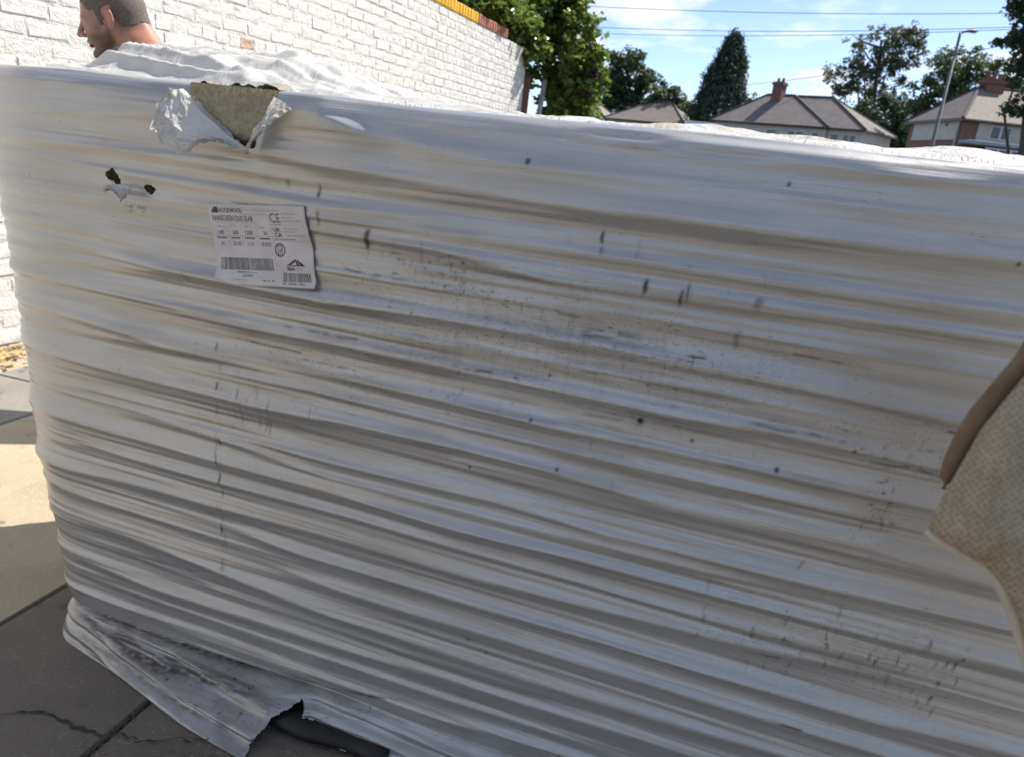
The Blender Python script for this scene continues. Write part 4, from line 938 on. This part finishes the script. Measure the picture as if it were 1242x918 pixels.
# ------------------------------------------------------------------ vegetation
def foliage(name, a, b, c_, tr=.3, rough=.5):
    m = M(name, a, rough, .4); t = m.attr('tint'); n = m.noise(m.coord('Object'), .9, 4)
    c = m.mix(t, a, b); c = m.mix(m.ramp(n, .40, .66), c, c_); m.col(c); m.trans(c, tr); return m.m
IVY = foliage('ivy_leaf', (.075, .135, .03), (.30, .38, .09), (.14, .19, .045), .5, .28)
DARKLEAF = foliage('dark_leaf', (.045, .072, .042), (.12, .16, .085), (.07, .105, .06), .36)
MIDLEAF = foliage('mid_leaf', (.07, .105, .05), (.18, .22, .11), (.105, .15, .075), .38)
PALELEAF = foliage('pale_leaf', (.075, .095, .05), (.17, .20, .11), (.11, .135, .075), .35)
PURPLE = foliage('purple_leaf', (.030, .022, .028), (.06, .045, .05), (.035, .045, .025), .2)
CONIF = foliage('conifer_spray', (.028, .052, .038), (.07, .105, .07), (.042, .072, .048), .22)
BARK = noisy('bark', (.07, .055, .04), (.13, .105, .08), 10, .95, .8, 40, .02)
def leaf_mesh(name, P, size, m, parent, rng, droop=.35, aspect=.62, up=.55):
    n = len(P); nrm = rng.normal(size=(n, 3)); nrm[:, 2] = np.abs(nrm[:, 2]) + up; nrm /= np.linalg.norm(nrm, axis=1)[:, None]
    a = np.cross(nrm, rng.normal(size=(n, 3))); a /= np.linalg.norm(a, axis=1)[:, None]; a[:, 2] -= droop * rng.random(n); a /= np.linalg.norm(a, axis=1)[:, None]
    b = np.cross(nrm, a); b /= np.linalg.norm(b, axis=1)[:, None]
    s = (size * rng.uniform(.6, 1.4, n))[:, None]
    q = [P - a * s * .55, P + b * s * aspect * .5 + nrm * s * .08, P + a * s * .6, P - b * s * aspect * .5 + nrm * s * .08]
    V = np.stack(q, 1).reshape(-1, 3); Fq = np.arange(n * 4).reshape(-1, 4)
    o = quads(name, V, Fq, m, parent); t = np.repeat(rng.random(n) ** 1.6, 4)
    at_ = o.data.attributes.new('tint', 'FLOAT', 'POINT'); at_.data.foreach_set('value', t.astype(np.float32)); return o
def clumps(rng, centre, rad, nclump, per_, csize, hollow=.45, squash=.8):
    P = []
    for _ in range(nclump):
        d = rng.normal(size=3); d /= np.linalg.norm(d); r_ = rng.uniform(hollow, 1.0) ** .7
        c_ = np.array(centre) + d * r_ * np.array(rad); cs = csize * rng.uniform(.5, 1.3)
        q = rng.normal(size=(int(per_ * rng.uniform(.5, 1.5)), 3)); q /= (np.linalg.norm(q, axis=1)[:, None] + 1e-6); q *= (rng.random((len(q), 1)) ** .5) * cs; q[:, 2] *= squash
        P.append(c_ + q)
    return np.vstack(P)
def limbs(rng, base, top, crown, rad, r0, nb=9):
    base = np.array(base, float); top = np.array(top, float); mid = (base + top) / 2 + rng.normal(size=3) * .1 * np.linalg.norm(top - base) * np.array([.4, .4, 0])
    parts = [tube([base, base * .6 + mid * .4, mid, top], [r0, r0 * .8, r0 * .6, r0 * .25], 8)]
    for i in range(nb):
        t = rng.uniform(.3, .95); s = mid * (1 - t) + top * t if t > .5 else base * (1 - t) + mid * t
        d = rng.normal(size=3); d[2] = abs(d[2]) * .8 + .3; d /= np.linalg.norm(d); e = np.array(crown) + d * np.array(rad) * rng.uniform(.6, .95)
        m_ = (s + e) / 2 + rng.normal(size=3) * .05 * np.linalg.norm(e - s)
        parts.append(tube([s, m_, e], [r0 * .35, r0 * .2, r0 * .06], 6))
    return joinvf(parts)
def tree(name, label, cat, base, blobs, n, per_, csize, leaf, m, seed, r0=.25, hollow=.4, group=None, bark=BARK):
    rng = np.random.default_rng(seed); base = np.array(base, float)
    t = empty(name, tuple(base)); tag(t, label, cat, group)
    P = []; tot = sum(b[1][0] * b[1][1] + b[1][0] * b[1][2] for b in blobs)
    for c_, r_ in blobs:
        k = max(4, int(n * (r_[0] * r_[1] + r_[0] * r_[2]) / tot)); P.append(clumps(rng, np.array(c_) - base, r_, k, per_, csize, hollow))
    leaf_mesh('crown', np.vstack(P), leaf, m, t, rng)
    c0, rr0 = blobs[0]
    v_, f_ = limbs(rng, (0, 0, -.06), np.array(c0) - base + np.array([0, 0, rr0[2] * .4]), np.array(c0) - base, rr0, r0); pyd('trunk', v_, f_, bark, t, True)
    return t
# ivy and shrub spilling over the end of the wall
rng = np.random.default_rng(21)
iv = empty('ivy_bush', tuple(at(680, 300, 11.2)[:2]) + (0,)); tag(iv, 'dense green ivy bush spilling over the end of the white wall', 'ivy')
il = np.array(iv.location)
P = []
def blob(px, py, Y, rx, rz, n, per_=46, cs=.16): P.append(clumps(rng, at(px, py, Y) - il, (rx, .55, rz), n, per_, cs, .55))
blob(655, 20, 11.2, .62, .55, 75); blob(690, 60, 11.3, .42, .60, 60); blob(700, 105, 11.3, .40, .45, 55); blob(640, 55, 10.7, .26, .30, 34); blob(606, 22, 10.4, .40, .30, 46); blob(585, 6, 9.6, .40, .16, 26, 46, .12)
blob(598, 4, 9.9, .34, .16, 34, 40, .10); blob(572, -4, 9.2, .30, .12, 26, 40, .09); blob(622, 30, 10.6, .22, .24, 24, 40, .12); blob(665, 0, 11.4, .5, .4, 60); blob(620, 10, 11.0, .45, .35, 40); blob(690, 140, 11.4, .42, .5, 50); blob(645, -40, 11.2, .9, .45, 80); blob(722, 78, 11.1, .13, .22, 14, 40, .10); blob(690, 230, 11.4, .45, .6, 50); blob(660, 70, 11.6, .5, .6, 40)
P = np.vstack(P)
leaf_mesh('foliage', P, .078, IVY, iv, rng, .6, .75)
Pr = np.vstack([clumps(rng, at(712, 95, 10.9) - il, (.14, .2, .20), 9, 26, .09), clumps(rng, at(592, 10, 9.9) - il, (.35, .2, .12), 14, 30, .09)])
leaf_mesh('purple_leaves', Pr, .085, PURPLE, iv, rng, .6, .7)['label'] = 'reddish purple leaves among the ivy'
core_p = []
for (px, py, Y, rx, rz) in ((660, 40, 11.6, .45, .5), (695, 120, 11.7, .28, .55)): pass
v_, f_ = joinvf([tube([at(668, 420, 11.5) - il, at(672, 150, 11.5) - il, at(662, 60, 11.6) - il, at(655, 0, 11.6) - il], [.10, .085, .07, .04], 9)] +
                [tube([at(668, 120, 11.5) - il, at(690 + 12 * k, 60 - 10 * k, 11.4) - il], [.04, .01], 6) for k in range(3)])
pyd('stem', v_, f_, BARK, iv, True)
ps = at(634, 140, 10.9); o = empty('gate_post', (ps[0], ps[1], 0)); tag(o, 'weathered brown post standing at the end of the white wall under ivy', 'post')
box('post_shaft', (-.055, .055, -.05, .05, -.06, 2.0), noisy('post_brown', (.19, .10, .07), (.13, .075, .055), 12, .9, .4, 60), o, .006); box('post_cap', (-.07, .07, -.065, .065, 2.0, 2.03), BARK, o, .006)
ps = at(651, 140, 11.0); o = empty('drain_pipe', (ps[0], ps[1], 0)); tag(o, 'pale grey pipe standing beside the brown post under the ivy', 'pipe')
PIPE = noisy('pale_pipe', (.46, .47, .47), (.36, .36, .35), 9, .6, .2, 50)
v_, f_ = tube([(0, 0, -.06), (0, 0, 1.2), (.06, 0, 2.0)], .034, 12); pyd('pipe_shaft', v_, f_, PIPE, o, True); v_, f_ = tube([(0, 0, 1.14), (0, 0, 1.2)], .044, 12); pyd('collar', v_, f_, PIPE, o)

def P3(px, py, Y): return at(px, py, Y)
def gb(px, Y): a = at(px, 160, Y); return (a[0], a[1], -.06)
# trees, far to near
tree('broad_tree', 'dark rounded tree just right of the ivy bush', 'tree', gb(762, 108), [(P3(758, 92, 108), (4.0, 3.0, 3.5)), (P3(790, 112, 110), (3.0, 2.5, 2.3)), (P3(735, 110, 108), (3.0, 2.6, 3.0)), (P3(765, 140, 108), (5.6, 3.4, 3.0))], 230, 70, 1.0, .46, DARKLEAF, 31, .5)
tree('broad_tree', 'small lighter tree between the dark tree and the conifer', 'tree', gb(812, 88), [(P3(808, 122, 88), (2.2, 1.6, 1.6)), (P3(822, 135, 88), (1.8, 1.5, 1.2))], 90, 60, .55, .32, MIDLEAF, 32, .2)
tree('broad_tree', 'tall airy tree with sky showing through its crown behind the houses', 'tree', gb(1062, 82), [(P3(1066, 62, 82), (3.6, 2.6, 2.5)), (P3(1030, 95, 82), (2.4, 2.0, 2.0)), (P3(1095, 60, 82), (2.6, 2.2, 2.2)), (P3(1062, 110, 82), (3.0, 2.4, 2.6)), (P3(1108, 42, 82), (1.4, 1.2, .9)), (P3(1018, 110, 82), (1.2, 1.2, .8))], 340, 34, .55, .26, PALELEAF, 33, .40, .35)
tree('broad_tree', 'dark undergrowth tree at the foot of the tall airy tree', 'tree', gb(1068, 76), [(P3(1068, 150, 76), (3.4, 2.2, 2.4)), (P3(1085, 165, 76), (2.6, 2, 1.5))], 170, 70, .7, .30, DARKLEAF, 34, .2)
tree('broad_tree', 'bushy tree behind the street lamp above the brick house roof', 'tree', gb(1165, 64), [(P3(1160, 84, 64), (2.0, 1.8, 1.7)), (P3(1188, 92, 64), (2.2, 1.8, 1.5)), (P3(1130, 118, 64), (2.2, 1.7, 1.6)), (P3(1165, 125, 64), (3.2, 2.0, 1.9)), (P3(1122, 150, 64), (1.6, 1.5, 1.6)), (P3(1215, 115, 64), (1.8, 1.6, 1.7))], 300, 46, .60, .27, MIDLEAF, 35, .3, .4)
tree('broad_tree', 'large dark purple leaved tree at the right edge beside the brick house', 'tree', gb(1262, 27), [(P3(1262, 45, 27), (.95, 1.2, 1.5)), (P3(1285, 75, 27), (1.5, 1.3, 2.2)), (P3(1228, 48, 27), (.50, .6, .35)), (P3(1236, 84, 27), (.45, .5, .40)), (P3(1236, 132, 27), (.62, .6, .22)), (P3(1268, 0, 27), (1.0, 1.1, 1.1))], 300, 46, .24, .13, DARKLEAF, 36, .2, .35)
tree('broad_tree', 'low hedge like tree behind the long house roof right of its chimney', 'tree', gb(975, 95), [(P3(985, 130, 95), (3.0, 1.6, 1.3)), (P3(920, 132, 95), (2.5, 1.6, 1.4))], 70, 50, .55, .34, MIDLEAF, 37, .2)
# conifer
rng = np.random.default_rng(51)
cb = gb(860, 80); ct = empty('conifer_tree', cb); tag(ct, 'tall dark pointed conifer left of the long grey roof', 'tree')
top = at(872, 44, 80); hgt = top[2] - cb[2]; P = []
for k in range(1050):
    t = rng.random() ** .8; z = hgt * (.04 + .95 * t); rmax = 4.1 * (1 - t) ** .66 * (1 - .10 * rng.random()) * min(1, .75 + t * 3) + .1
    a = rng.uniform(0, 6.283); r_ = rmax * rng.uniform(.55, 1.06); lean_ = 1.0 * t
    q = rng.normal(size=(40, 3)) * np.array([.20, .20, .32]); q[:, 2] += .12
    P.append(np.array([math.cos(a) * r_ + lean_, math.sin(a) * r_, z]) + q)
leaf_mesh('crown', np.vstack(P), .26, CONIF, ct, rng, -.9, .45, .1)
v_, f_ = tube([(0, 0, 0), (.3, 0, hgt * .6), (.5, 0, hgt * .97)], [.3, .16, .03], 8); pyd('trunk', v_, f_, BARK, ct, True)

# ------------------------------------------------------------------ houses
def rooft(name, a, b, sc=(0.6, 0.6, 3.4)):
    m = M(name, a, .85, .3); v = m.coord('Object'); w = m.n('ShaderNodeTexBrick', {'Vector': m.n('ShaderNodeMapping', {'Vector': m.coord('Object'), 'Scale': (1, 1, 1)}).outputs[0], 'Scale': 3.0, 'Color1': (*a, 1), 'Color2': (*b, 1), 'Mortar': (*[k * .6 for k in a], 1), 'Mortar Size': .012})
    c = m.mix(m.ramp(m.noise(v, 1.4, 5), .4, .7), w.outputs['Color'], b); m.col(c); m.bump(m.noise(v, 9, 4), .4, .03); return m.m
ROOF = rooft('grey_roof', (.135, .122, .12), (.185, .165, .158)); ROOFB = rooft('brown_roof', (.16, .135, .125), (.21, .175, .16)); ROOFL = rooft('pale_roof', (.27, .24, .205), (.20, .178, .158))
RENDER = noisy('cream_render', (.62, .585, .50), (.54, .50, .43), 2.5, .85, .2, 30); HBRICK = noisy('house_brick', (.21, .12, .095), (.27, .16, .125), 9, .9, .3, 40); CHIM = noisy('chimney_brick', (.21, .115, .09), (.15, .08, .065), 7, .9, .3, 30)
GLASS = M('window_glass', (.03, .035, .04), .08, .8).m; FRAME = M('window_frame', (.72, .72, .70), .5, .4).m; FASC = noisy('dark_fascia', (.05, .045, .045), (.08, .07, .07), 4, .8, 0); LEAD = noisy('lead_grey', (.26, .29, .32), (.33, .35, .37), 3, .6, .2, 20)
def hip(name, x0, x1, y0, y1, ze, zr, ra, rb, yr, m, parent, ov=.35):
    x0 -= ov; x1 += ov; y0 -= ov; y1 += ov; th = .12
    V = [(x0, y0, ze), (x1, y0, ze), (x1, y1, ze), (x0, y1, ze), (ra, yr, zr), (rb, yr, zr)] + [(x0, y0, ze - th), (x1, y0, ze - th), (x1, y1, ze - th), (x0, y1, ze - th)]
    Fc = [(0, 1, 5, 4), (1, 2, 5), (2, 3, 4, 5), (3, 0, 4), (6, 7, 1, 0), (7, 8, 2, 1), (8, 9, 3, 2), (9, 6, 0, 3), (9, 8, 7, 6)]
    o = pyd(name, V, Fc, m, parent)
    parts = []
    for a, b in ((0, 4), (1, 5), (2, 5), (3, 4), (4, 5)): parts.append(tube([np.array(V[a]) + (0, 0, .02), np.array(V[b]) + (0, 0, .02)], .09, 6))
    v_, f_ = joinvf(parts); pyd('ridge_tiles', v_, f_, FASC, o)
    v_, f_ = tube([(x0, y0 - .06, ze - .08), (x1, y0 - .06, ze - .08)], .07, 6); pyd('gutter', v_, f_, FASC, o)
    return o
def window(x0, x1, z0, z1, y, parent, nmull=1):
    f = box('window', (x0, x1, y - .05, y + .05, z0, z1), FRAME, parent)
    n = nmull + 1; w = (x1 - x0) / n
    for k in range(n): box('pane', (x0 + k * w + .06, x0 + (k + 1) * w - .06, y - .07, y - .052, z0 + .07, z1 - .07), GLASS, f)
def chimney(x0, x1, y0, y1, z0, z1, roof, pots=2):
    c_ = box('chimney', (x0, x1, y0, y1, z0, z1), CHIM, roof); V, Fc = [], []
    parts = [(box_v(x0 - .08, x1 + .08, y0 - .08, y1 + .08, z1 - .25, z1 - .08), BOXF)]
    for k in range(pots): x = x0 + (x1 - x0) * (k + .5) / pots; parts.append(tube([(x, (y0 + y1) / 2, z1), (x, (y0 + y1) / 2, z1 + .32)], [.13, .10], 10))
    v_, f_ = joinvf([(list(map(np.array, v)), f) for v, f in parts]); pyd('chimney_pots', v_, f_, CHIM, roof)
# long grey-roofed pair of houses
hx = np.array([14.39, 69.33]); hd = np.array([.739, -.674])
h1 = empty('semi_detached_house', (hx[0], hx[1], -.06), math.atan2(hd[1], hd[0])); tag(h1, 'long cream house with grey hipped roof and tall brick chimney', 'house')
box('wall', (.3, 10.0, .3, 7.0, 0, 5.0), RENDER, h1); box('side_wall', (10.02, 12.7, .5, 6.6, 0, 4.98), RENDER, h1)
r1 = hip('roof', .3, 9.9, .3, 7.0, 5.05, 7.55, 3.0, 5.4, 3.5, ROOF, h1); r2 = hip('roof', 4.0, 12.7, .45, 6.6, 5.03, 7.52, 5.6, 8.6, 3.6, ROOF, h1)
chimney(3.75, 4.6, 2.6, 3.4, 6.4, 8.5, r1)
for x0, x1, nm in ((1.6, 2.6, 1), (5.1, 6.0, 0), (6.9, 8.3, 1), (8.9, 9.5, 0)): window(x0, x1, 3.5, 4.65, .29, h1, nm)
for x0, x1, nm in ((10.3, 11.0, 0), (11.3, 12.3, 1)): window(x0, x1, 3.5, 4.65, .49, h1, nm)
for x0, x1, nm in ((1.2, 3.0, 1), (6.4, 8.4, 2)): window(x0, x1, .9, 2.3, .29, h1, nm)
box('door', (4.2, 5.1, .22, .32, 0, 2.1), HBRICK, h1)
# brick and render house at the right, axis aligned
h2 = empty('semi_detached_house', (22.45, 43.7, -.06)); tag(h2, 'brick house with white rendered panel and brown hipped roof behind the street lamp', 'house')
box('wall', (0, 8.5, 0, 6.2, 0, 5.0), HBRICK, h2)
box('render_panel', (-.06, -.003, .55, 5.6, 4.0, 4.98), RENDER, h2); box('render_panel', (.75, 8.3, -.05, -.003, 3.9, 4.98), RENDER, h2)
r3 = hip('roof', 0, 8.5, 0, 6.2, 5.05, 7.05, 1.9, 6.6, 3.1, ROOFL, h2, .3)
V = np.array([(-.3, 6.5, 5.06), (-.3, -.3, 5.06), (1.9, 3.1, 7.06)]) + np.array([-.012, 0, .012])
pyd('roof_slope', V, [(0, 1, 2)], ROOF, h2)
chimney(2.05, 3.0, 2.6, 3.5, 6.3, 7.5, r3, 3)
for x0, x1 in ((1.4, 2.5), (4.6, 5.9)): window(x0, x1, 4.15, 4.85, -.06, h2, 1)
box('bay_roof', (-.1, 5.6, -.95, -.01, 3.78, 3.98), LEAD, h2, .03); box('bay_wall', (.9, 5.4, -.8, -.012, 0, 1.0), HBRICK, h2)
for x0, x1 in ((1.0, 3.0), (3.2, 5.2)): window(x0, x1, 1.02, 3.7, -.78, h2, 2)
v_, f_ = tube([(-.12, .35, 0), (-.12, .35, 5.0)], .06, 8); pyd('downpipe', v_, f_, PIPE, h2)
box('vent', (-.09, -.061, 1.6, 1.8, 4.72, 4.86), FASC, h2)
# two further hipped roofs
a = at(782, 145, 84); h3 = empty('hipped_house', (a[0], a[1], -.06), math.radians(-28)); tag(h3, 'house with brown pyramid roof and low chimney left of the conifer', 'house')
box('wall', (-4.1, 4.1, 0, 8, 0, 4.9), RENDER, h3); r4 = hip('roof', -4.1, 4.1, 0, 8, 5.0, 7.5, -.1, 1.1, 4.0, ROOFB, h3, .4); chimney(-1.3, .3, 4.3, 5.2, 6.6, 8.0, r4, 2)
for x0 in (-3.0, 1.6): window(x0, x0 + 1.5, 3.3, 4.6, -.01, h3, 1)
a = at(706, 140, 88); h4 = empty('hipped_house', (a[0], a[1], -.06), math.radians(-20)); tag(h4, 'house whose pale brown roof edge shows beside the ivy bush', 'house')
box('wall', (-4, 2.6, 0, 8, 0, 4.6), RENDER, h4); hip('roof', -4, 2.6, 0, 8, 4.7, 7.3, -2.0, -.6, 4.0, ROOFL, h4, .4); window(0, 1.4, 3.0, 4.3, -.01, h4, 1)
# flat-roofed white garage by the conifer
a = at(833, 146, 70); gr = empty('garage', (a[0], a[1], -.06), math.radians(-20)); tag(gr, 'low flat roofed white garage at the foot of the conifer', 'garage')
box('wall', (0, 3.6, 0, 5, 0, 4.45), RENDER, gr); box('flat_roof', (-.15, 3.75, -.15, 5.15, 4.45, 4.8), M('white_fascia', (.75, .76, .76), .6, .4).m, gr); box('garage_door', (.5, 3.1, -.04, -.003, 0, 2.2), LEAD, gr)

# ------------------------------------------------------------------ street lamp and overhead cables
LAMP = noisy('lamp_steel', (.10, .115, .12), (.15, .165, .17), 3, .55, .2, 30)
b_ = at(1165, 40, 32.0); lp = empty('street_lamp', (b_[0], b_[1], -.06)); tag(lp, 'tall grey street lamp leaning over the brick house', 'street lamp')
hh = b_[2] + .06
v_, f_ = tube([(0, 0, 0), (0, 0, 1.2), (0, 0, 1.25), (0, 0, hh)], [.11, .11, .075, .05], 10); pyd('pole', v_, f_, LAMP, lp, True)
v_, f_ = tube([(0, 0, hh - .03), (.12, 0, hh + .03), (.22, 0, hh + .06)], .035, 8); pyd('arm', v_, f_, LAMP, lp, True)
hb = bmesh.new(); bmesh.ops.create_uvsphere(hb, u_segments=16, v_segments=10, radius=1)
for v in hb.verts:
    v.co.x *= .26; v.co.y *= .12; v.co.z *= (.075 if v.co.z > 0 else .035)
    v.co.x += .40; v.co.z += hh + .08 + (v.co.x - .4) * .12
me = bpy.data.meshes.new('lamp_head'); hb.to_mesh(me); hb.free(); lh = link('lamp_head', me, LAMP, lp, True)
box('lamp_glass', (.30, .56, -.07, .07, hh + .036, hh + .05), GLASS, lh)
CAB = M('cable_black', (.03, .03, .035), .6, .3).m
def cable(p0, Y0, p1, Y1, sag, r_, label):
    a, b = at(*p0, Y0), at(*p1, Y1); d = b - a; a = a - d * .25; b = b + d * .25
    pts = [a + (b - a) * t + np.array([0, 0, -sag * 4 * t * (1 - t)]) for t in np.linspace(0, 1, 30)]
    v_, f_ = tube(pts, r_, 6); o = pyd('overhead_cable', v_, f_, CAB, None, True); tag(o, label, 'cable', 'overhead cables crossing the sky')
cable((714, 3.5), 34, (1215, 11), 28, .25, .011, 'topmost overhead cable, near the top edge of the sky')
cable((717, 28), 36, (1190, 28), 28, .30, .011, 'second overhead cable from the top, above the conifer tip')
cable((725, 36), 38, (1190, 31), 28, .30, .010, 'third overhead cable from the top, just under the second')
cable((895, 101), 55, (1195, 54), 30, .30, .013, 'lowest overhead cable, rising from the long roof towards the lamp')
